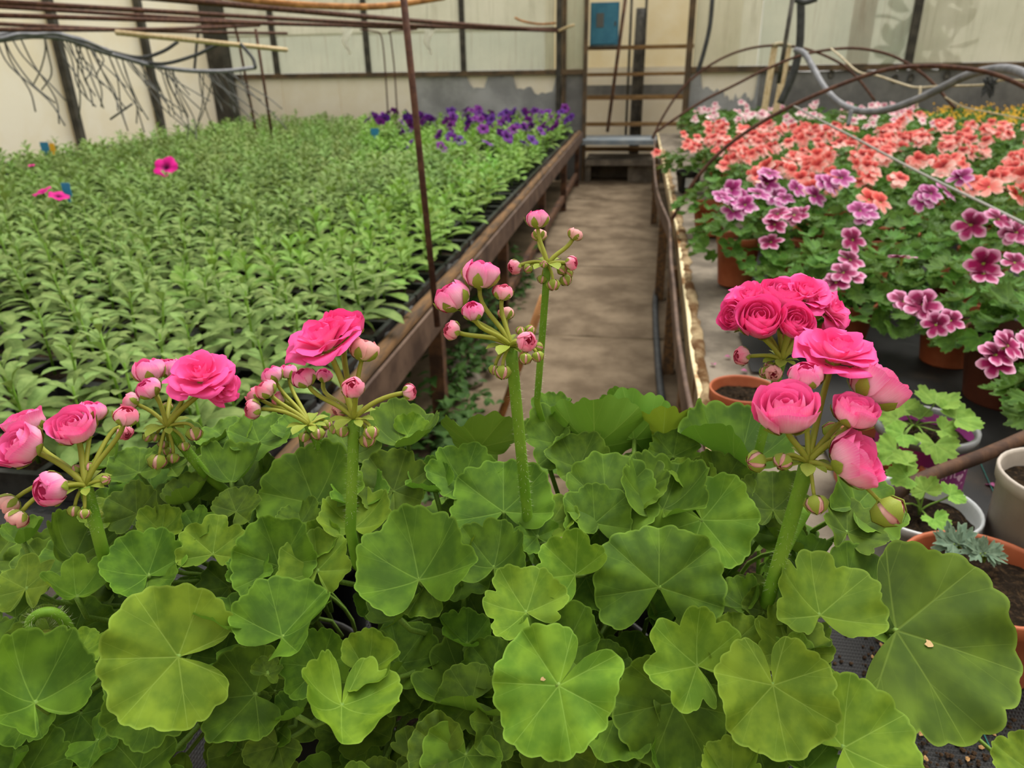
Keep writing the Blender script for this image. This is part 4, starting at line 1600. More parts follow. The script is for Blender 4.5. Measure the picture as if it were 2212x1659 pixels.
def leaf_on(plant, mesh, px, py, d, Rpx, ang, nor, crown=None, pr=.0012, pmat='petiole'):
    lo = np.array(plant.location)
    p = at(px, py, d)
    a = math.radians(ang)
    mw = frame_mat(p - lo, cvec(nor), CR * math.sin(a) + CU * math.cos(a) + 0 * CF, Rpx * d / F)
    o = ob('leaf', mesh, plant, mw)
    if crown is not None:
        c = np.asarray(crown, float)
        L = np.linalg.norm(p - c)
        P = bez(c, c + np.array([0, 0, .4 * L]), p - cvec(nor) * .3 * L, p, 8)
        V, Fc = tube(P, pr, 5)
        inv = np.linalg.inv(tomat(mw))
        ob('petiole', mk('petiole', (V - lo) @ inv[:3, :3].T + inv[:3, 3], Fc, pmat), o)
    return o


def pot_at(name, rim, label, cat, R, H, mat, **kw):
    """rim: pixel centre of the pot's rim"""
    c = on_z(rim[0], rim[1], BZ + .006 + H)
    o = thing(name, (c[0], c[1], BZ + .006), label, cat)
    add_pot(o, R, H, mat, **kw)
    return o, proj(c)[2]


# magenta pot with lettering, young scented plant
q0 = on_z(2002, 918, BZ + .115)
dmag = proj(q0)[2]
Rm = 100 * dmag / F
mp, d = pot_at('potted_scented_geranium', (2002, 918), 'young pale green plant in the magenta printed pot', 'potted plant', round(Rm, 4), .105, 'magenta_pot', rim_h=.012, taper=.92)
mz = .105
V, Fc = lathe([(Rm * .985, mz - .012), (Rm * 1.03, mz - .012), (Rm * 1.03, mz + .001), (Rm * .93, mz + .001), (Rm * .92, mz - .01)], 36)
ob('pot_rim', mk('pot_rim', V, Fc, 'grey_rim'), mp)


def wrap_text(txt, a0, z0, h, squash=1.0, font_sc=1.0):
    cu = bpy.data.curves.new('lettering', 'FONT')
    cu.body = txt
    cu.size = 1.0
    cu.extrude = 0.0
    t = bpy.data.objects.new('tmp', cu)
    COL.objects.link(t)
    dg = bpy.context.evaluated_depsgraph_get()
    me = bpy.data.meshes.new_from_object(t.evaluated_get(dg))
    bpy.data.objects.remove(t)
    V = np.array([v.co[:] for v in me.vertices])
    Fc = [list(p.vertices) for p in me.polygons]
    return V * h, Fc


def on_pot(V, Fc, a0, z0, R0, R1, H):
    out = []
    for x, y, _ in V:
        z = z0 + y
        r = R0 + (R1 - R0) * z / H + .0008
        a = a0 + x / r
        out.append([r * math.cos(a), r * math.sin(a), z])
    return mk('lettering', np.array(out), Fc, 'print', False)


aim = math.atan2(-mp.location[1], -mp.location[0])
lr0, lr1 = Rm * .925, Rm * .945
for txt, da, z0, h in (('Scent', .08, .052, .024), ('DNRS', .42, .026, .02)):
    V, Fc = wrap_text(txt, 0, 0, h)
    ob('lettering', on_pot(V, Fc, aim + da, z0, lr0, lr1, .105), mp)
ht = np.linspace(0, 2 * math.pi, 26, endpoint=False)
for da, z0, s in ((.78, .074, .0005), (1.12, .078, .0004), (1.05, .05, .00045), (1.2, .062, .0004)):
    V = np.stack([16 * np.sin(ht) ** 3 * s, (13 * np.cos(ht) - 5 * np.cos(2 * ht) - 2 * np.cos(3 * ht) - np.cos(4 * ht)) * s, ht * 0], 1)
    ob('heart_print', on_pot(V, [list(range(25, -1, -1))], aim + da, z0, lr0, lr1, .105), mp)
cr = np.array(mp.location) + (-.02, -.01, .1)
for i, (px, py, R, ang, nor, dd) in enumerate([(2020, 870, 52, 20, (0, .8, .6), -.01), (2065, 905, 58, 70, (.1, .7, .7), -.03), (1955, 885, 45, 330, (-.1, .8, .6), 0), (1938, 905, 42, 290, (-.2, .7, .7), -.02),
                                              (2035, 930, 38, 120, (.2, .6, .8), -.04), (1950, 938, 42, 240, (-.1, .6, .8), -.05), (2020, 960, 52, 190, (0, .6, .8), -.07), (1935, 975, 48, 230, (-.2, .5, .8), -.07), (1990, 900, 36, 340, (0, .9, .5), 0), (1915, 900, 40, 270, (-.3, .7, .6), .02)]):
    leaf_on(mp, PLM[i % 4], px, py, d + dd, R, ang, nor, cr)

# silver-grey pot
sp, d = pot_at('potted_seedling', (1990, 1090), 'sparse pale seedling in the silver grey pot', 'potted plant', round(120 * proj(on_z(2000, 1092, BZ + .1))[2] / F, 4), .095, 'silver_pot', rim_h=.012, taper=.8)
cr = np.array(sp.location) + (0, 0, .08)
for i, (px, py, R, ang, nor, dd) in enumerate([(1998, 1062, 38, 350, (-.2, .5, .8), -.01), (2052, 1070, 36, 80, (.1, .7, .7), -.01), (2018, 1122, 36, 170, (0, .7, .7), -.04), (1960, 1030, 45, 300, (-.2, .7, .7), -.02), (1960, 1000, 40, 320, (0, .9, .4), -.02), (1890, 1090, 40, 250, (-.1, .7, .6), -.05)]):
    leaf_on(sp, PLM[i % 4], px, py, d + dd, R, ang, nor, cr)
# wide terracotta pot with two spiny grey-green cuttings
tp_, d = pot_at('potted_cuttings', (2130, 1242), 'two spiny grey green cuttings in wide terracotta pot of dark soil', 'potted plant', round(165 * proj(on_z(2130, 1242, BZ + .1))[2] / F, 4), .10, 'terracotta', rim_h=.018, taper=.78)
M['spiny'] = leaf_material('spiny_leaf', (84, 112, 92), (112, 138, 114), (160, 178, 150), (120, 142, 116), (170, 186, 156), delta=50, rough=.6)
SPL = [leaf_geo(1.0, 120 + i, lobe=.5, teeth=22, amp=.3, sinus=1.6, cup=.1, fold=.3, ruf=.12, pleat=.3, nth=50, nr=4, delta=40, sharp=True, ecc=.5) for i in range(3)]
SPM = [mk('leaf', a, b, 'spiny', luv=c) for a, b, c in SPL]
for cx, cy, sc in ((2068, 1185, 1.0), (2125, 1205, .8)):
    base = on_z(cx, cy + 10, BZ + .095)
    dd = proj(base)[2]
    for k in range(8):
        a = -110 + k * 32
        leaf_on(tp_, SPM[k % 3], cx + 10 * math.sin(math.radians(a)), cy - 10 + 6 * (k % 2), dd - .01, 48 * sc * (1 - .3 * (k % 2)), a + 10 * (cx > 2100) * 3, (.1 * math.sin(k), .5 + .2 * math.cos(k), .8), base)
# taupe, terracotta and brown pots at the right edge
pz, d = pot_at('taupe_pot', (2312, 1030), 'tall taupe plastic pot cut by the right edge', 'pot', .070, .16, 'taupe_pot', rim_h=.016, taper=.86)
q = on_z(2215, 1005, BZ)
ed = regal(q[0] + .06, q[1] + .01, 'purple', True, 'dark green pelargonium in the terracotta pot above the taupe pot', n_fl=0, sc=.85, pot=('terracotta', .07, .125))
q = on_z(2165, 895, BZ)
eb = regal(q[0] + .02, q[1] + .06, 'purple', True, 'pelargonium with purple blooms in large dark brown pot at right edge', n_fl=0, sc=1.05, pot=('brown_pot', .085, .13))
for (rx, ry), lab, seed in (((1607, 838), 'empty terracotta pot of dark soil on the bare bench edge', 1), ((1890, 955), 'terracotta pot of soil half hidden behind the right pink flower head', 2), ((1905, 1012), 'small terracotta pot of soil tucked beside the magenta pot', 3)):
    pot_at('terracotta_pot', (rx, ry), lab, 'pot', .058 if seed == 1 else .06, .075 if seed == 1 else .07, 'terracotta', seed=seed)
# bigger leaves just entering at the lower right corner
# rusty hoop end crossing the front
P = spline([on_z(2225, 935, BZ + .2) * 0 + at(2300, 905, 1.0), at(2212, 945, .97), at(2120, 985, .94), at(2040, 1015, .92), at(1970, 1045, .90), at(1930, 1075, .89), at(1900, 1150, .90), at(1890, 1240, .93)], 6)
tag(tubeob('rusty_hoop_pipe', 'rust', P, .0088, sides=10), 'short rusty brown pipe crossing in front of the magenta pot', 'pipe')

# crumbs, chips and fallen petals on the cloth and the bench
g = np.random.RandomState(9)
cm = []
V, Fc = lathe([(0, 0), (.8, .1), (1, .5), (.5, .9), (0, 1)], 6)
V = V * (1 + g.normal(0, .15, V.shape))
CR1 = mk('wood_chip', V * (1, .6, .5), Fc, 'crumb', False)
CR2 = mk('soil_crumb', V, Fc, 'soil_crumb', False)
spots = [(1912, 1432), (1935, 1468), (1885, 1420), (2030, 1560), (2120, 1615), (2160, 1550), (1960, 1500), (1990, 1585), (2065, 1600), (2020, 1530), (2180, 1480), (1930, 1530), (2090, 1640), (2145, 1585), (1905, 1395), (2000, 1640)]
for i, (px, py) in enumerate(spots):
    p = on_z(px, py, BZ + .0055)
    o = ob('wood_chip', CR1, mw=Matrix.Translation(p.tolist()) @ Matrix.Rotation(g.uniform(0, 6), 4, 'Z') @ Matrix.Scale(g.uniform(.0015, .0042), 4))
    tag(o, 'pale wood chip scattered on the black cloth at lower right', 'wood chip', 'wood chips on the black cloth')
sm = []
for k in range(420):
    px, py = g.uniform(1800, 2260), g.uniform(1380, 1690)
    c = random.choice([(2000, 1500), (1950, 1560), (2040, 1640), (1900, 1440), (2130, 1600)])
    px, py = c[0] + g.normal(0, 60), c[1] + g.normal(0, 45)
    p = on_z(px, py, BZ + .005)
    sm.append((V * g.uniform(.0008, .0026) + p, Fc))
VV, FF = joinm(sm)
tag(ob('soil_spill', mk('soil_spill', VV, FF, 'soil_crumb', False)), 'crumbs of dark soil spilled over the black cloth', 'soil', None, 'stuff')
vv, ff, _ = blade_geo(1, .8, .8, .5, 4)
FPM = mk('fallen_petal', vv, ff, 'fallen')
for i, (px, py, wh) in enumerate([(1568, 712, 0), (1565, 770, 0), (1545, 788, 0), (1600, 800, 0), (1490, 505, 0), (1500, 540, 0), (2170, 1125, 1), (2150, 1052, 1), (2180, 1053, 1)]):
    p = on_z(px, py, BZ + (.007 if wh else .003))
    o = ob('fallen_petal', FPM, mw=Matrix.Translation(p.tolist()) @ Matrix.Rotation(g.uniform(0, 6), 4, 'Z') @ Matrix.Scale(.016, 4))
    tag(o, 'fallen magenta petal lying on the bare concrete bench edge' if not wh else 'fallen magenta petal lying on the black cloth by the taupe pot', 'petal', 'fallen petals on the bench edge' if not wh else 'fallen petals on the black cloth')
# ================================================================== the pink geraniums in front
PLANTS = []
PSPEC = [  # x, y, pot material, label
    (-.455, .47, 'terracotta', 'leftmost pink rosebud geranium, its low head of opening buds cut by the left edge'),
    (-.33, .62, 'black_pot', 'pink geranium whose head with one flat open bloom tilts at left'),
    (-.275, .45, 'black_pot', 'leafy geranium without visible flowers in the front row at left'),
    (-.21, .60, 'black_pot', 'geranium with a cluster of small pink buds behind the large domed bloom'),
    (-.125, .44, 'black_pot', 'geranium with one large domed pink bloom on a straight stalk left of centre'),
    (-.02, .50, 'black_pot', 'central geranium with tall stalk of pink buds leaning left'),
    (.055, .63, 'black_pot', 'geranium behind centre whose thin stalk bears the highest buds'),
    (.06, .455, 'black_pot', 'front leafy geranium with big round leaves right of centre'),
    (.12, .685, 'black_pot', 'geranium at right whose rear head is a dense dome of deep pink roses'),
    (.125, .56, 'black_pot', 'rightmost geranium with a thick stalk of large cupped pink roses'),
]
for x, y, pm, lab in PSPEC:
    o = thing('potted_geranium', (x, y, BZ + .006), lab, 'potted plant', 'pink rosebud geraniums in front')
    add_pot(o, .062, .11, pm)
    PLANTS.append((o, np.array([x, y, BZ + .006])))


def nearest(p):
    return min(PLANTS, key=lambda t: (t[1][0] - p[0]) ** 2 + ((t[1][1] - p[1] - .03)) ** 2 * .8)


def dep(py):
    return float(np.interp(py, [800, 900, 1000, 1100, 1200, 1300, 1400, 1500, 1660], [.60, .575, .54, .51, .485, .462, .442, .425, .405]))


def gl(px, py, R, ang, nor=(0, .5, .85), mat='gleaf', dd=0.0, lobe=.13, cup=.2, fold=.2, ruf=.10, pleat=.6, droop=.12, wave=.13, sinus=None, seed=None, teeth=44, plant=None, ecc=.2, style=None):
    gl.n += 1
    seed = gl.n if seed is None else seed
    d = dep(py) + dd
    p = at(px, py, d)
    pl, lo = PLANTS[plant] if plant is not None else nearest(p)
    gs = np.random.RandomState(seed + 5)
    if sinus is None:
        sinus = gs.uniform(.12, .8)
    if style is None and cup == .2 and fold == .2 and gs.rand() < .45:
        # many leaves are funnels: they look up and their near rim turns up
        nor = (gs.normal(0, .2), .9, .38)
        cup, fold, wave = gs.uniform(.45, .75), gs.uniform(.2, .5), .2
    nor = np.asarray(nor, float) + np.random.RandomState(seed).normal(0, .14, 3) * (1, 1, .5)
    R = R * .9
    V, Fc, ll = leaf_geo(1.0, 300 + seed, lobe, teeth, .06, sinus, cup, fold, ruf, pleat, droop, wave, ecc=ecc)
    me = mk('leaf', V, Fc, mat, luv=ll)
    crown = lo + np.array([rng.normal(0, .02), rng.normal(0, .02), .13 + .04 * rng.rand()])
    lf = leaf_on(pl, me, px, py, d, R, ang, nor, crown, .0019)
    LO[lf.name] = lo
    return lf


def dry_patch(lf, px, py, size):
    """a dried spot on the leaf's upper face, following its surface"""
    me = lf.data
    m4 = tomat(lf.matrix_basis)
    Vw = np.array([v.co[:] for v in me.vertices]) @ m4[:3, :3].T + m4[:3, 3] + LO[lf.name]
    i = int(np.argmin([(proj(p)[0] - px) ** 2 + (proj(p)[1] - py) ** 2 for p in Vw]))
    n = np.array(me.vertices[i].normal)
    c = np.array(me.vertices[i].co) + n * .012
    t = nrm(np.cross(n, (0.3, 1, 0)))
    b = np.cross(n, t)
    k = size / np.linalg.norm(m4[:3, 0]) * proj(Vw[i])[2] / F
    an = np.linspace(0, 2 * math.pi, 11)[:-1]
    rr = k * (1 + .35 * np.sin(an * 2 + px) + .2 * np.sin(an * 3))
    P = [c + t * r_ * math.cos(a_) * .6 + b * r_ * math.sin(a_) for a_, r_ in zip(an, rr)]
    ob('dry_patch', mk('dry_patch', P, [list(range(10))], 'dry', False), lf)



gl.n = 0
LO = {}
Y_ = 'gleaf_young'
UP = (0, .82, .5)
BK = (0, .62, -.72)
# ---- lower left
gl(165, 1288, 98, 0, (0, .5, .85), Y_, lobe=.30, ruf=.1)
gl(55, 1272, 88, 350, (.1, .6, .8), Y_, lobe=.3, ruf=.12)
gl(319, 1243, 118, 325, (.1, .55, .8), 'gleaf', fold=.4, ruf=.1)
gl(319, 1245, 88, 110, (-.1, .6, .8), 'gleaf', lobe=.2, dd=.004)
gl(460, 1197, 92, 0, (0, .55, .8), Y_, lobe=.28, fold=.25, ruf=.12)
gl(685, 1233, 105, 350, (0, .5, .85), Y_, lobe=.12, fold=.1)
gl(385, 1419, 172, 268, (.12, .42, .9), Y_, dd=-.02, lobe=.06, fold=.08, cup=.05, ecc=.12)
gl(514, 1362, 122, 300, (.1, .5, .85), 'gleaf', lobe=.08)
gl(609, 1376, 150, 15, (-.15, .75, .65), 'gleaf', fold=.5, cup=.3, dd=-.015)
gl(169, 1415, 66, 10, (0, .6, .8), Y_, lobe=.2, ruf=.16, fold=.3)
gl(75, 1518, 175, 345, (.25, .8, .5), 'gleaf', fold=.6, cup=.5, ruf=.1, dd=-.01)
gl(337, 1495, 128, 182, (0, .45, .88), 'gleaf', dd=.015)
gl(300, 1665, 120, 0, (0, .5, .85), 'gleaf', dd=.03)
gl(60, 1670, 110, 20, (0, .5, .85), 'gleaf', dd=.03)
gl(70, 1530, 95, 190, (0, .4, .9), 'gleaf', dd=.02)
gl(738, 1524, 142, 190, (-.05, .45, .88), Y_, dd=-.015, lobe=.14, ecc=.1, sinus=.05)
gl(690, 1440, 100, 330, (.05, .55, .82), 'gleaf', dd=.01)
gl(551, 1501, 132, 262, (.1, .35, .93), 'gleaf', dd=.03, ruf=.05)
gl(576, 1455, 46, 20, (0, .6, .8), 'gleaf', ruf=.2, lobe=.25)
gl(349, 1147, 66, 0, (0, .7, .7), Y_, cup=.4)
gl(510, 1105, 68, 20, (0, .6, .8), 'gleaf')
gl(602, 1222, 118, 340, (.05, .55, .83), 'gleaf')
gl(540, 1240, 62, 350, (0, .6, .8), 'gleaf', cup=.3)
gl(160, 1205, 118, 335, (.1, .4, .9), 'gleaf', dd=.02)
gl(50, 1172, 66, 0, (0, .5, .85), 'gleaf', dd=.01)
gl(295, 1110, 80, 350, (0, .6, .8), 'gleaf')
gl(240, 1120, 70, 320, (0, .75, .6), Y_, cup=.3)
gl(400, 1085, 80, 10, (0, .6, .8), 'gleaf')
gl(420, 1140, 60, 60, (0, .6, .8), 'gleaf', lobe=.2)
gl(640, 1545, 70, 230, (0, .5, .85), 'gleaf', dd=.035)
gl(600, 1610, 80, 200, (0, .45, .88), 'gleaf', dd=.04)
gl(650, 1130, 66, 340, (0, .55, .8), 'gleaf')
gl(690, 1170, 60, 60, (0, .6, .8), Y_, cup=.3)
# ---- left back
gl(300, 1020, 78, 350, (0, .7, .7), 'gleaf')
gl(240, 1005, 60, 330, (0, .75, .6), 'gleaf')
gl(420, 985, 90, 10, (0, .75, .6), 'gleaf')
gl(490, 950, 80, 330, (0, .8, .55), 'gleaf')
gl(560, 955, 92, 20, (0, .75, .6), 'gleaf', fold=.25)
gl(500, 1040, 100, 0, (0, .6, .8), 'gleaf')
gl(680, 1088, 148, 335, (0, .5, .85), 'gleaf', fold=.1, lobe=.06)
gl(650, 940, 80, 0, (0, .8, .5), 'gleaf')
gl(760, 985, 90, 340, (0, .75, .6), 'gleaf')
gl(850, 1060, 105, 10, (-.1, .6, .8), 'gleaf', cup=.3)
gl(868, 960, 118, 15, (0, .6, .75), 'gleaf', fold=.2)
gl(880, 940, 60, 70, (0, .6, .75), Y_, cup=.4)
gl(765, 1140, 108, 0, (0, .75, .6), Y_, cup=.35)
gl(780, 1090, 90, 350, (0, .6, .8), 'gleaf')
gl(370, 1010, 70, 20, (0, .75, .6), 'gleaf')
# ---- centre
gl(905, 1252, 178, 345, (.05, .68, .72), 'gleaf', fold=.45, cup=.3, dd=-.01)
gl(922, 1258, 92, 150, (-.1, .45, .88), 'gleaf', lobe=.18, ruf=.1)
gl(983, 1208, 74, 25, (0, .6, .8), Y_, lobe=.2, ruf=.16)
gl(858, 1333, 98, 5, (0, .5, .85), 'gleaf', lobe=.3, dd=.02)
gl(1137, 1323, 122, 335, (0, .5, .86), Y_, lobe=.24, fold=.15, ruf=.12, dd=-.015)
gl(1243, 1241, 112, 315, (.15, .5, .85), Y_, fold=.35, ruf=.08, lobe=.15, dd=-.01)
gl(1067, 1226, 120, 0, (0, .65, .75), 'gleaf', cup=.45, fold=.25)
gl(1088, 1105, 152, 355, (0, .55, .83), 'gleaf', fold=.15, cup=.2)
gl(1090, 1100, 110, 60, (0, .5, .85), 'gleaf', dd=.01)
gl(1423, 1268, 158, 2, (0, .42, .9), 'gleaf', lobe=.05, fold=-.05, cup=-.05, dd=-.01, ecc=.05, wave=.14)
l36 = gl(1207, 1481, 170, 215, (0, .42, .9), Y_, dd=-.025, lobe=.05, fold=.05, cup=.06, ecc=.14, sinus=.04)
gl(1214, 1405, 122, 25, (-.1, .72, .68), 'gleaf', cup=.45, fold=.3)
gl(1041, 1527, 172, 252, (0, .42, .9), 'gleaf', lobe=.22, dd=.05, ecc=.1)
gl(790, 1450, 100, 60, (-.15, .75, .62), Y_, cup=.5, fold=.3)
gl(820, 1480, 150, 185, (0, .4, .9), 'gleaf', dd=.05, lobe=.15)
gl(1200, 1610, 110, 170, (0, .45, .88), 'gleaf', dd=.05)
gl(1090, 1640, 100, 200, (0, .45, .88), 'gleaf', dd=.06)
gl(1010, 1390, 80, 330, (0, .6, .8), 'gleaf', dd=.04)
gl(1300, 1450, 80, 60, (0, .55, .8), 'gleaf', dd=.03)
gl(1190, 1130, 80, 20, (0, .6, .8), Y_, lobe=.18, ruf=.12)
gl(1160, 1160, 60, 330, (0, .6, .8), 'gleaf', lobe=.15)
# ---- centre back
gl(1285, 962, 134, 0, (0, .62, -.65), 'gleaf', fold=.25, cup=.3, ecc=.1)
gl(1215, 960, 110, 330, (.1, .6, .7), 'gleaf', fold=.3)
gl(1370, 950, 120, 35, (-.1, .6, -.75), 'gleaf', cup=.3)
gl(1035, 965, 108, 352, (0, .55, -.8), 'gleaf', fold=.3, cup=.2)
gl(1432, 948, 98, 0, (0, .7, -.65), Y_, fold=.3, cup=.2)
gl(1455, 985, 78, 10, (0, .6, .75), 'gleaf', lobe=.2, ruf=.15)
gl(1600, 1005, 160, 355, (0, .45, .88), 'gleaf', dd=.01, lobe=.05)
gl(1560, 1050, 90, 350, (0, .6, .8), 'gleaf')
gl(1310, 1090, 140, 0, (0, .6, .8), 'gleaf')
gl(1380, 1060, 100, 20, (0, .65, .75), 'gleaf', fold=.3)
gl(1000, 1042, 105, 335, (0, .65, .75), 'gleaf', fold=.2)
gl(1432, 1100, 140, 8, (0, .6, .78), 'gleaf', fold=.2)
gl(1285, 1130, 105, 0, (0, .5, .85), 'gleaf')
gl(1250, 1010, 90, 340, (0, .7, .7), 'gleaf')
gl(1190, 900, 66, 20, (0, .75, .6), 'gleaf', ruf=.14)
gl(1180, 960, 80, 0, (0, .7, .7), 'gleaf')
gl(940, 1060, 80, 320, (0, .7, .7), 'gleaf')
gl(1340, 880, 60, 20, (0, .7, -.6), 'gleaf')
gl(1500, 1040, 70, 330, (0, .7, .7), Y_, cup=.3)
# ---- right
gl(1516, 1123, 146, 150, (0, .6, .8), Y_, lobe=.1, fold=.08, cup=.04, dd=-.005, sinus=.12)
gl(1506, 1438, 138, 315, (.05, .5, .85), Y_, lobe=.24, fold=.15, dd=-.01)
gl(1670, 1480, 160, 175, (0, .5, .85), Y_, lobe=.1, fold=.22, cup=.1, dd=-.02, sinus=.05)
gl(1700, 1470, 120, 80, (-.1, .8, .55), Y_, fold=.3, dd=.0)
gl(1771, 1329, 158, 8, (0, .55, .83), Y_, lobe=.2, ruf=.1, dd=-.01)
l47 = gl(1850, 1305, 158, 45, (.1, .45, .88), 'gleaf', lobe=.08, dd=.012)
l48 = gl(1936, 1362, 275, 112, (.05, .6, .78), 'gleaf', lobe=.08, fold=.1, cup=.02, dd=-.005, ecc=.35, wave=.04, ruf=.05, sinus=1.0, plant=9)
gl(1822, 1615, 178, 62, (.1, .6, .8), Y_, dd=-.01, lobe=.08)
gl(1460, 1516, 158, 200, (0, .42, .9), 'gleaf', dd=.015, lobe=.05)
gl(1740, 1662, 116, 345, (0, .5, .85), 'gleaf')
gl(1580, 1690, 98, 0, (0, .5, .85), Y_, dd=-.01)
gl(1670, 1101, 100, 0, (0, .72, .68), 'gleaf', fold=.45, cup=.3)
gl(1850, 1092, 120, 50, (0, .55, .83), 'gleaf')
gl(1830, 1150, 95, 20, (0, .55, .83), 'gleaf', fold=.3)
gl(1610, 1310, 78, 340, (0, .6, .8), 'gleaf', ruf=.15, lobe=.2)
gl(1650, 1320, 60, 20, (0, .6, .8), 'gleaf', ruf=.15)
gl(1590, 1385, 72, 0, (0, .6, .8), Y_, ruf=.1)
gl(1565, 1415, 72, 330, (0, .6, .8), Y_, cup=.3)
gl(1700, 1405, 110, 0, (0, .6, .8), Y_, lobe=.2)
gl(1730, 1395, 80, 60, (0, .6, .8), 'gleaf', lobe=.2)
gl(1530, 1540, 62, 300, (0, .6, .8), 'gleaf', ruf=.2, dd=.03)
gl(1590, 1560, 66, 0, (0, .6, .8), 'gleaf', ruf=.2, dd=.03)
gl(1740, 1215, 80, 20, (0, .5, .85), 'gleaf', dd=.02)
gl(1700, 1180, 70, 330, (0, .6, .8), 'gleaf', dd=.02)
gl(2225, 1665, 90, 320, (0, .6, .8), Y_, ruf=.1, dd=.2, plant=9)
dry_patch(l36, 1176, 1470, 6)
dry_patch(l47, 1968, 1232, 9)
dry_patch(l48, 2006, 1392, 11)
n_hero = gl.n

# filler leaves deeper inside the canopy
FG = [leaf_geo(1.0, 700 + i, lobe=[.05, .12, .2, .1][i % 4], cup=[.1, .3, .15, .2][i % 4], fold=[.1, .3, .15][i % 3], ruf=.12, pleat=.6, wave=.16, sinus=.4, amp=.06, teeth=40, nth=84, nr=6) for i in range(8)]
FM = [mk('leaf', a, b, 'gleaf', luv=c) for a, b, c in FG]
g = np.random.RandomState(21)
top = lambda px: np.interp(px, [0, 200, 420, 700, 900, 1100, 1300, 1500, 1700, 1800, 1900, 2000], [1180, 1060, 1000, 960, 990, 960, 940, 960, 1040, 1150, 1350, 1660])
right = lambda py: np.interp(py, [900, 1100, 1300, 1400, 1500, 1660], [1640, 1780, 1720, 1640, 1620, 1680])
nf = 0
while nf < 230:
    px, py = g.uniform(-60, 1850), g.uniform(950, 1760)
    if py < top(max(0, px)) + 30 or px > right(py):
        continue
    d = dep(min(py, 1660)) + g.uniform(.02, .13)
    p = at(px, py, d)
    if p[2] < BZ + .12:
        continue
    pl, lo = nearest(p)
    crown = lo + np.array([g.normal(0, .02), g.normal(0, .02), .12 + .04 * g.rand()])
    leaf_on(pl, FM[g.randint(8)], px, py, d, g.uniform(60, 100), g.uniform(0, 360), (g.normal(0, .35), .62 + g.normal(0, .2), .7), crown, .0017)
    nf += 1

# ---- stems in the heart of each plant
for pl, lo in PLANTS:
    for k in range(3):
        a = k * 2.1 + lo[0] * 9
        P = bez((0, 0, .085), (.005, 0, .12), (.02 * math.cos(a), .02 * math.sin(a), .15), (.045 * math.cos(a), .045 * math.sin(a), .21), 7)
        ob('stem', mk('stem', *tube(P, np.linspace(.005, .0035, 7), 7), 'stem'), pl)

# ---- flower heads
vv, ff, ll = blade_geo(1.0, .5, .6, .4, 4, .6)
BRACT = mk('bract', vv, ff, 'sepal', luv=ll)


def head(plant, umbel, d, foot, fd, r_px, flowers, nb=7):
    pl, lo = PLANTS[plant]
    u = at(umbel[0], umbel[1], d)
    b = at(foot[0], foot[1], fd)
    crown = lo + np.array([0, 0, .13])
    dirn = nrm(u - b)
    P = np.vstack([bez(u, u - dirn * np.linalg.norm(u - b) * .35, b + dirn * .03, b, 10), bez(b, b - dirn * .06, crown + (0, 0, .06), crown, 8)[1:]])
    r0 = r_px * .5 * d / F
    rad = np.concatenate([[r0 * 1.12, r0 * 1.02], np.full(len(P) - 2, r0)])
    V, Fc = tube(P, rad, 10)
    st = ob('flower_stalk', mk('flower_stalk', V - lo, Fc, 'stem'), pl)
    # bristly hairs along the visible stalk
    gh = np.random.RandomState(plant)
    hv_, hf_ = [], []
    for k in range(230):
        f_ = gh.rand() * 8.5
        i_ = int(f_)
        c_ = P[i_] + (P[i_ + 1] - P[i_]) * (f_ - i_)
        t_ = nrm(P[i_ + 1] - P[i_])
        n_ = nrm(np.cross(t_, gh.normal(0, 1, 3)))
        w_ = nrm(np.cross(t_, n_)) * .00009
        e_ = c_ + n_ * (r0 + gh.uniform(.0012, .0028)) + t_ * gh.normal(0, .0004)
        q_ = c_ + n_ * r0 * .9
        hf_.append([len(hv_), len(hv_) + 1, len(hv_) + 2])
        hv_ += [q_ - w_ - lo, q_ + w_ - lo, e_ - lo]
    tag(ob('stalk_hairs', mk('stalk_hairs', hv_, hf_, 'hair', False), st), kind='stuff')
    for k in range(nb):
        a = k * 2 * math.pi / nb
        dd = nrm(np.array([math.cos(a), math.sin(a), -.1 + .5 * (k % 2)]))
        ob('bract', BRACT, st, frame_mat(u - lo + dd * r0 * .5, np.array([0, 0, 1.]) - dd * .3, dd, .011 + .003 * (k % 3)))
    for f in flowers:
        f = list(f)
        f[5] = d + f[5]
        rose(pl, lo, f, u)


A = (0, .8, .6)
head(0, (185, 1050), .455, (215, 1165), .465, 28, [
    ('half', 50, 965, 104, (-.45, .45, .75), -.012), ('half', 55, 918, 86, (-.3, .85, .3), .015), ('half', 160, 925, 96, (.1, .75, .65), .0), ('bud', 197, 890, 68, (.1, .95, .1), .015, 'half'),
    ('bud', 272, 900, 58, (.35, .75, .3), 0), ('bud', 270, 934, 38, (.5, -.4, .4), .015), ('bud', 110, 1056, 84, (-.3, -.05, .95), -.02, 'half'), ('bud', 20, 1088, 56, (-.55, -.6, .4), -.005, 'pale'), ('bud', 38, 1119, 52, (-.3, -.8, .45), -.015, 'pale'),
    ('green', 160, 1104, 28, (0, -1, .3), -.005), ('green', 182, 1110, 26, (.1, -1, .3), -.008), ('green', 193, 1008, 24, (.1, .9, .3), .005), ('green', 164, 1014, 26, (-.2, .8, .4), .005), ('green', 229, 1036, 22, (.8, .2, .3), 0), ('green', 208, 1112, 26, (.2, -.9, .2), .01)])
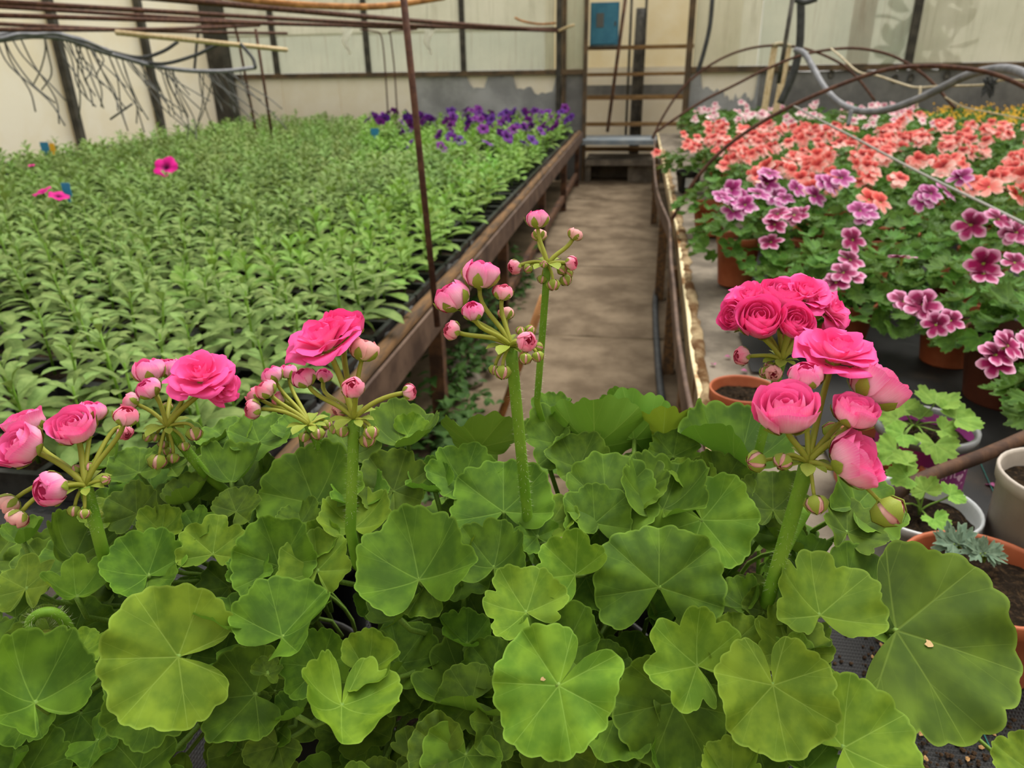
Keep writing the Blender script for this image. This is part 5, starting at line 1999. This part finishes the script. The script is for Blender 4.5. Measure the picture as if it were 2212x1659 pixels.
head(1, (362, 922), .50, (440, 1020), .52, 22, [
    ('open', 432, 812, 138, (.05, .7, .7), -.01), ('open', 478, 835, 84, (.75, .0, .6), .0), ('bud', 322, 802, 76, (-.15, .9, .3), .01, 'half'), ('bud', 322, 840, 60, (-.35, .7, .55), -.01, 'half'), ('bud', 283, 868, 48, (-.75, .4, .35), 0), ('bud', 388, 842, 50, (.0, .75, .6), -.005, 'half'),
    ('bud', 365, 795, 60, (0, .9, .3), .02, 'half'), ('green', 340, 998, 40, (-.1, -1, .3), -.01), ('green', 319, 945, 23, (-.4, -.8, .3), 0), ('green', 336, 945, 22, (-.2, -.9, .3), .002), ('green', 352, 960, 22, (0, -1, .2), .004), ('green', 398, 965, 24, (.2, -.9, .3), 0), ('green', 420, 938, 34, (.3, -.8, .4), -.004), ('green', 374, 990, 26, (.05, -1, .2), 0), ('green', 362, 975, 22, (0, -1, .2), .008), ('green', 362, 878, 24, (.1, .8, .3), .015)])
head(3, (668, 918), .515, (702, 985), .53, 22, [
    ('bud', 575, 842, 54, (-.5, .7, .4), -.005), ('bud', 588, 812, 54, (-.4, .85, .3), .008, 'half'), ('bud', 547, 884, 50, (-.8, .0, .5), -.008), ('bud', 550, 855, 46, (-.7, .5, .3), .01), ('bud', 622, 803, 44, (-.1, .95, .2), .015, 'half'), ('bud', 603, 862, 40, (-.6, .3, .3), .015),
    ('green', 687, 938, 30, (.2, -.9, .4), -.005), ('green', 658, 945, 26, (-.2, -.9, .3), 0), ('green', 706, 918, 24, (.4, -.7, .3), .004), ('green', 664, 938, 20, (0, -1, .1), .01)])
head(4, (765, 905), .44, (757, 1145), .462, 25, [
    ('open', 700, 738, 172, (-.28, .8, .5), -.005), ('half', 742, 705, 90, (.1, .9, .35), .012, 'open'), ('bud', 786, 757, 72, (.25, .95, .1), .006, 'pale'), ('bud', 763, 838, 54, (0, .45, .9), -.02), ('bud', 884, 847, 42, (.95, .15, .2), 0), ('bud', 657, 817, 60, (-.35, .8, .45), .0, 'half'), ('bud', 700, 812, 40, (.2, .7, .3), .02, 'half'),
    ('bud', 733, 884, 40, (-.5, -.4, .4), .01, 'pale'), ('green', 802, 935, 34, (.25, -.9, .3), -.004), ('green', 793, 952, 36, (.1, -1, .3), .006), ('green', 740, 932, 30, (-.1, -1, .3), 0), ('green', 722, 928, 24, (-.3, -.9, .3), .006)])
head(5, (1103, 748), .445, (1140, 1120), .50, 26, [
    ('bud', 1039, 594, 90, (.12, .92, .3), .0, 'half'), ('bud', 978, 642, 90, (-.5, .75, .35), .0, 'half'), ('bud', 1022, 673, 54, (-.15, .75, .6), -.018, 'half'), ('bud', 977, 714, 48, (-.75, .25, .5), -.008), ('bud', 1086, 632, 50, (.15, .9, .4), .0), ('bud', 1093, 678, 40, (.05, 1, -.2), .012, 'pale'),
    ('bud', 1137, 738, 50, (.35, .05, .93), -.025), ('green', 1135, 776, 28, (0, -1, .4), -.015), ('green', 1162, 771, 27, (.3, -.9, .3), -.005), ('green', 1165, 750, 22, (.8, -.2, .3), 0), ('green', 1146, 712, 24, (.5, .7, .3), .006), ('green', 1125, 714, 22, (.1, .8, .4), .006), ('green', 1068, 799, 26, (-.2, -1, .2), 0), ('green', 1086, 805, 36, (0, -1, .3), -.01)])
head(6, (1183, 572), .50, (1160, 870), .55, 16, [
    ('bud', 1161, 474, 58, (-.05, .97, .25), 0, 'half'), ('bud', 1165, 509, 36, (.05, .8, -.3), .015, 'pale'), ('bud', 1242, 507, 38, (.45, .85, .15), 0, 'pale'), ('bud', 1112, 577, 38, (-.75, -.35, .5), 0), ('bud', 1234, 568, 36, (.8, -.1, .5), -.004), ('green', 1195, 616, 29, (.05, -1, .3), -.006), ('green', 1222, 606, 28, (.3, -.9, .2), .004),
    ('green', 1171, 604, 22, (-.2, -1, .2), .004), ('green', 1140, 581, 22, (-.6, -.5, .3), 0), ('green', 1215, 583, 24, (.5, -.6, .4), 0), ('green', 1175, 570, 18, (0, .5, .8), -.008), ('green', 1228, 592, 24, (.6, -.6, .2), .008)], 6)
head(8, (1688, 778), .53, (1640, 970), .55, 20, [
    ('open', 1618, 645, 112, (-.35, .75, .55), .005), ('half', 1640, 690, 100, (-.1, .45, .88), -.02, 'open'), ('open', 1735, 637, 132, (.0, .75, .65), .0), ('half', 1590, 683, 72, (-.75, .2, .5), .0, 'open'), ('half', 1716, 697, 80, (.0, .35, .93), -.02, 'open'), ('open', 1792, 668, 108, (.5, .45, .7), .0), ('open', 1800, 715, 100, (.7, .1, .65), .01), ('half', 1690, 640, 90, (0, .8, .6), .0, 'open'),
    ('bud', 1603, 769, 46, (-.95, .0, .3), -.004), ('bud', 1671, 806, 40, (-.3, -.3, .8), -.01, 'pale'), ('green', 1652, 806, 26, (-.6, -.3, .5), 0), ('green', 1660, 790, 22, (-.5, .1, .5), 0)])
head(9, (1745, 1000), .42, (1660, 1290), .455, 32, [
    ('open', 1806, 762, 186, (.05, .8, .5), .012), ('half', 1890, 838, 134, (.6, .75, .2), .004, 'half'), ('half', 1698, 890, 138, (-.2, .8, .55), -.012, 'half'), ('bud', 1741, 812, 82, (-.15, .8, .5), .0, 'half'), ('half', 1846, 893, 102, (.2, .85, .45), -.012, 'half'), ('half', 1842, 995, 134, (.65, .45, .6), -.015, 'half'),
    ('green', 1632, 997, 46, (-.95, -.1, .3), -.005), ('green', 1690, 998, 40, (-.5, -.5, .6), -.01), ('green', 1763, 1090, 50, (.1, -1, .3), -.01), ('green', 1920, 1106, 74, (.5, -.75, .4), -.02), ('green', 1800, 930, 44, (.2, .6, .3), .02)])

# extra stalks rising beside the right hand stem
for pts in ([(1745, 1095), (1700, 1180), (1645, 1300)],):
    pl, lo = PLANTS[9]
    P = spline([at(x, y, .475) for x, y in pts] + [lo + (0, 0, .14)], 5)
    ob('stem', mk('stem', *tube(P - lo, .0036, 8), 'stem'), pl)
# young nodding flower bud curled among the left leaves
pl, lo = PLANTS[0]
P = spline([at(x, y, d) for x, y, d in ((150, 1420, .47), (148, 1360, .455), (120, 1325, .445), (85, 1325, .44), (64, 1345, .44), (72, 1368, .44))], 6)
st = ob('flower_stalk', mk('flower_stalk', *tube(P - lo, np.linspace(.0036, .0026, len(P)), 8), 'stem'), pl)
hv_, hf_ = [], []
for k in range(260):
    i_ = g.randint(8, len(P) - 1)
    t_ = nrm(P[i_] - P[i_ - 1])
    n_ = nrm(np.cross(t_, g.normal(0, 1, 3)))
    w_ = np.cross(t_, n_) * .0001
    q_ = P[i_] + (P[i_ - 1] - P[i_]) * g.rand()
    hf_.append([len(hv_), len(hv_) + 1, len(hv_) + 2])
    hv_ += [q_ - w_ - lo, q_ + w_ - lo, q_ + n_ * g.uniform(.005, .0085) - lo]
tag(ob('stalk_hairs', mk('stalk_hairs', hv_, hf_, 'hair', False), st), kind='stuff')
e = P[-1]
for k in range(9):
    a = k * GOLD
    dd = nrm(np.array([math.cos(a), math.sin(a), -.9 + .07 * k]))
    ob('bract', BRACT, st, frame_mat(e - lo, nrm(np.array([0, 0, 1.]) + dd * .5), dd, .015 + .003 * (k % 3)))
# ================================================================== rods, hoops, hoses
def rod(name, pts, r, mat, label, cat, sides=8, n=6):
    P = spline(pts, n) if len(pts) > 2 else np.array([pts[0], (np.array(pts[0]) + pts[1]) / 2, pts[1]])
    return tag(tubeob(name, mat, P, r, sides=sides), label, cat)


def vrod(foot, top, z, r, label, mat='stake'):
    f = on_z(foot[0], foot[1], z)
    t = on_y(top[0], top[1], f[1])
    return rod('iron_stake', [f, t], r, mat, label, 'stake')


vrod((945, 705), (866, -60), BZ, .0078, 'tall rusty iron stake rising from the left bench edge')
f0 = on_z(560, 320, BZ + .05)
f1 = on_z(592, 322, BZ + .05)
t0, t1 = on_y(508, 52, f0[1]), on_y(552, 62, f1[1])
t00 = on_y(425, 58, f0[1])
rod('bent_rod', [f0, (f0 * .5 + t0 * .5), t0 - (0, 0, .05), t0 + (-.04, 0, .0), t00], .009, 'stake', 'rusty rod bent over at its top, left of the straight one', 'rod')
rod('iron_stake', [f1, t1], .010, 'stake', 'straight rusty rod beside the bent one in the seedlings', 'stake')
f2 = on_z(48, 332, BZ + .04)
rod('iron_stake', [f2, on_y(0, 130, f2[1])], .010, 'stake', 'rusty stake leaning at the far left edge by the wall', 'stake')
for px, lab in ((838, 'thin bent wire hanging left of the tall stake'), (858, 'thin bent wire hanging just behind the tall stake')):
    Yq = 6.4
    s = -1 if px < 850 else 1
    rod('bent_wire', [on_y(px, 245, Yq), on_y(px - 6, 150, Yq), on_y(px - 14, 80, Yq), on_y(px - 22 + 8 * s, 68, Yq), on_y(px - 60 + 100 * (s > 0), 64, Yq)], .006, 'stake', lab, 'wire', 6)
# overhead rods running to the door post
OR = [((-40, 2), 3.0, (1215, 68), 6.4, .011, 'topmost rusty rod of the overhead frame'), ((-40, 32), 3.3, (1210, 62), 6.5, .011, 'second rusty rod down in the overhead frame'), ((-40, 50), 3.6, (620, 72), 5.6, .010, 'third rusty rod down in the overhead frame'),
      ((-40, 64), 3.2, (560, 55), 5.2, .010, 'lowest rusty rod of the overhead frame, rising to the right'), ((-40, 12), 3.8, (900, 62), 6.2, .011, 'rusty rod between the top two of the overhead frame'), ((300, -8), 3.0, (1205, 66), 6.5, .014, 'dark thick bar sloping down to the door post')]
for a, da, b, db, r, lab in OR:
    p0, p1 = at(a[0], a[1], da), at(b[0], b[1], db)
    rod('overhead_rod', [p0, p0 * .5 + p1 * .5 + (0, 0, -.012), p1], r, 'stake', lab, 'rod')
rod('wooden_batten', [at(250, 70, 3.7), at(620, 108, 4.6)], .014, 'pale_wood', 'thin pale batten slung under the overhead rods', 'batten', 4)
rod('bark_stick', [at(440, -14, 3.2), at(560, 2, 3.3), at(700, 13, 3.4), at(830, 13, 3.5), at(960, -6, 3.6)], .014, 'branch', 'orange brown bark stick bowed along the top edge', 'stick')
rod('tie_knot', [at(1112, 38, 6.3), at(1130, 46, 6.3), at(1165, 52, 6.35), at(1200, 50, 6.4)], .009, 'branch', 'short twig tied where the overhead rods meet', 'twig')
rod('tie_knot', [at(1205, 68, 6.35), at(1222, 60, 6.3), at(1240, 54, 6.25)], .012, 'pale_wood', 'pale stub of wood poking out by the door post', 'twig')
# clear plastic strips
for px, lab in ((748, 'clear plastic strip hanging left of the tall stake'), (925, 'clear plastic strip hanging right of the tall stake')):
    p = at(px, 82, 5.4)
    nz, V, Fc = 8, [], []
    for j in range(nz + 1):
        for i in range(4):
            V.append([(i - 1.5) * .03 * (1 - .1 * j) + .01 * math.sin(j), .02 * math.sin(i * 2 + j), .09 - .025 * j - .01 * (i % 2) * (j == nz)])
    for j in range(nz):
        for i in range(3):
            k = j * 4 + i
            Fc.append([k, k + 1, k + 5, k + 4])
    o = tag(ob('plastic_strip', mk('plastic_strip', V, Fc, 'clear'), loc=p), lab, 'plastic strip')
    ob('thread', mk('thread', *tube([(0, 0, .08), (0, .01, .2), (0, .02, .34)], .002, 5), 'wire'), o)

# drip hose bundle with thin tubes hanging from it
hp = [(-60, 92), (0, 86), (70, 78), (140, 84), (210, 108), (270, 126), (330, 142), (400, 152), (480, 154), (552, 146)]
ds = np.linspace(3.2, 4.9, len(hp))
HP = spline([at(x, y, d) for (x, y), d in zip(hp, ds)], 8)
hose = thing('drip_hose', HP[0], 'sagging grey drip hose hung with many thin tubes at upper left', 'hose')
ho = np.array(hose.location)
ob('main_hose', mk('main_hose', *tube(HP - ho, .013, 8), 'hose'), hose)
for off, rr in (((0, 0, .022), .010), ((.01, .02, .012), .009)):
    V, Fc = tube(HP[:36] - ho + off + np.stack([0 * np.arange(36), 0 * np.arange(36), .004 * np.sin(np.arange(36) * .7)], 1), rr, 8)
    ob('side_hose', mk('side_hose', V, Fc, 'hose'), hose)
for pts in ([(225, 108), (300, 124), (350, 112), (385, 90)], [(290, 128), (350, 138), (420, 120), (470, 96)], [(552, 146), (545, 125), (520, 95)]):
    P = spline([at(x, y, 4.3) for x, y in pts], 6)
    ob('side_hose', mk('side_hose', *tube(P - ho, .010, 7), 'hose_dark'), hose)
g = np.random.RandomState(4)
for k in range(60):
    i = int(g.uniform(5, len(HP) - 4))
    p = HP[i]
    L = g.uniform(.12, .42)
    sx = g.normal(.06, .08)
    P = spline([p, p + (sx * .35 + g.normal(0, .008), g.normal(0, .01), -L * .3), p + (sx + g.normal(0, .012), g.normal(0, .02), -L * .7), p + (sx * 1.5 + g.normal(0, .02), g.normal(0, .03), -L)], 4)
    ob('drip_tube', mk('drip_tube', *tube(P - ho, .0038, 5), 'drip'), hose)
q0, q1 = at(238, 258, 4.4), at(286, 224, 4.4)
rod('tube_offcut', [q0, q1], .006, 'drip', 'bent offcut of grey tube sticking out below the drip hose', 'tube')
rod('black_cable', [on_y(420, 150, 6.6), on_y(424, 105, 6.6), on_y(428, 70, 6.6)], .012, 'hose_dark', 'short black cable hanging beside the corner post', 'cable')

# right: hoops over the bench
def crop3(pts):
    return [(1412 + x * .3617, y * .3617) for x, y in pts]


def hoop(pts, d0, d1, r, label, mat='stake'):
    pts = crop3(pts)
    dd = np.linspace(d0, d1, len(pts))
    return rod('hoop', [at(x, y, d) for (x, y), d in zip(pts, dd)], r, mat, label, 'hoop', 8, 6)


hoop([(110, 1310), (260, 1060), (480, 840), (830, 630), (1300, 440), (1600, 395), (1900, 415), (2080, 460), (2300, 560)], 2.9, 2.5, .0078, 'nearest rusty hoop arching over the right bench')
hoop([(-10, 830), (60, 690), (170, 530), (320, 400), (500, 310), (700, 272), (900, 290), (1100, 370), (1220, 470), (1320, 600)], 5.6, 5.2, .009, 'farthest rusty hoop, crossing the pale wooden stakes')
hoop([(0, 800), (120, 715), (300, 600), (480, 510), (680, 410), (900, 325), (1150, 288), (1350, 310), (1500, 370), (1650, 480), (1800, 650)], 4.6, 4.2, .008, 'middle rusty hoop between the near and far ones')
pts = crop3([(850, 300), (900, 320), (960, 420), (1010, 510), (1090, 600), (1190, 655), (1300, 668), (1420, 650), (1560, 600), (1720, 525), (1850, 460), (1960, 425), (2090, 410), (2200, 435), (2300, 500)])
rod('grey_hose', [at(x, y, d) for (x, y), d in zip(pts, np.linspace(4.2, 2.5, len(pts)))], .0165, 'hose', 'thick grey hose looping over the right bench flowers', 'hose', 10, 6)
pts = crop3([(1060, 290), (1120, 340), (1220, 428), (1330, 450), (1480, 500), (1570, 522), (1700, 515), (1850, 512), (1990, 505), (2080, 478), (2300, 490)])
rod('twine', [at(x, y, d) for (x, y), d in zip(pts, np.linspace(4.2, 2.6, len(pts)))], .005, 'twine', 'pale twine strung between the hoops under the hose', 'twine', 6, 4)
rod('twine', [at(*crop3([(1590, 515)])[0], 3.3), at(*crop3([(1590, 560)])[0], 3.3), at(*crop3([(1565, 640)])[0], 3.3)], .006, 'twine', 'loose knotted end of twine hanging below the hose', 'twine', 6, 4)
pts = crop3([(835, 632), (1000, 720), (1250, 850), (1500, 985), (1750, 1110), (2000, 1230), (2250, 1355)])
rod('wire', [at(x, y, d) for (x, y), d in zip(pts, np.linspace(2.75, 1.45, len(pts)))], .0035, 'wire', 'taut grey wire running from the near hoop to the right edge', 'wire', 6, 4)
pts = crop3([(1740, 580), (1850, 640), (2000, 670), (2250, 720)])
rod('wire', [at(x, y, 3.4) for (x, y) in pts], .004, 'twine', 'faint pale string above the yellow flowers at far right', 'string', 6, 4)
c = at(*crop3([(2005, 515)])[0], 2.6)
P = []
for k in range(40):
    a = k * 2.2
    P.append(c + np.array([.022 * math.cos(a), .012 * math.sin(1.7 * a), .03 * math.sin(a * 1.3) + .01 * math.cos(3 * a)]))
rod('wire_tangle', P, .0022, 'hose_dark', 'small tangle of dark wire tied under the hose at right', 'wire', 5, 3)
rod('grey_hook', [at(*crop3([(1180, 660)])[0], 3.4), at(*crop3([(1172, 700)])[0], 3.4), at(*crop3([(1160, 750)])[0], 3.4)], .010, 'hose', 'short grey hose stub dangling from the low point of the loop', 'hose')
for a, b, lab in (((725, 265), (665, 605), 'left pale wooden stake tied at the back of the right bench'), ((805, 285), (728, 632), 'right pale wooden stake tied at the back of the right bench')):
    p0, p1 = [at(*crop3([q])[0], 5.4) for q in (a, b)]
    o = barob('wooden_stake', 'pale_wood', p0, p1 - (0, 0, .12), .042, .03)
    tag(o, lab, 'stake')
rod('twine_binding', [at(*crop3([(715, 268)])[0], 5.3), at(*crop3([(760, 258)])[0], 5.3), at(*crop3([(820, 275)])[0], 5.3)], .012, 'twine', 'twine lashing the two pale wooden stakes together', 'twine', 6, 4)
p0, p1 = on_y(*crop3([(832, -20)])[0], 5.3), on_y(*crop3([(745, 500)])[0], 5.3)
rod('dark_rod', [p0, p1], .014, 'pipe', 'dark upright rod between the pale wooden stakes', 'rod')
pts = crop3([(880, -30), (878, 150), (868, 300), (830, 450), (755, 620)])
rod('black_cable', [on_y(x, y, 5.6) for x, y in pts], .026, 'hose_dark', 'thick black cable dropping beside the wooden stakes', 'cable', 8, 6)
pts = crop3([(840, -6), (900, 12), (975, -8)])
rod('black_cable', [on_y(x, y, 5.5) for x, y in pts], .018, 'hose_dark', 'loop of black cable cut by the top edge', 'cable', 8, 6)
pts = crop3([(352, -20), (335, 160), (300, 310), (262, 435)])
rod('black_cable', [on_y(x, y, 6.9) for x, y in pts], .018, 'hose_dark', 'slack black cable hanging right of the doorway', 'cable', 8, 6)
# hose on the aisle floor beside the right bench
pts = [(1448, 950), (1428, 850), (1420, 760), (1416, 690), (1416, 640), (1424, 610)]
rod('floor_hose', [on_z(x, y, .016) for x, y in pts], .013, 'hose_dark', 'black hose lying on the aisle floor along the right bench', 'hose', 8, 6)
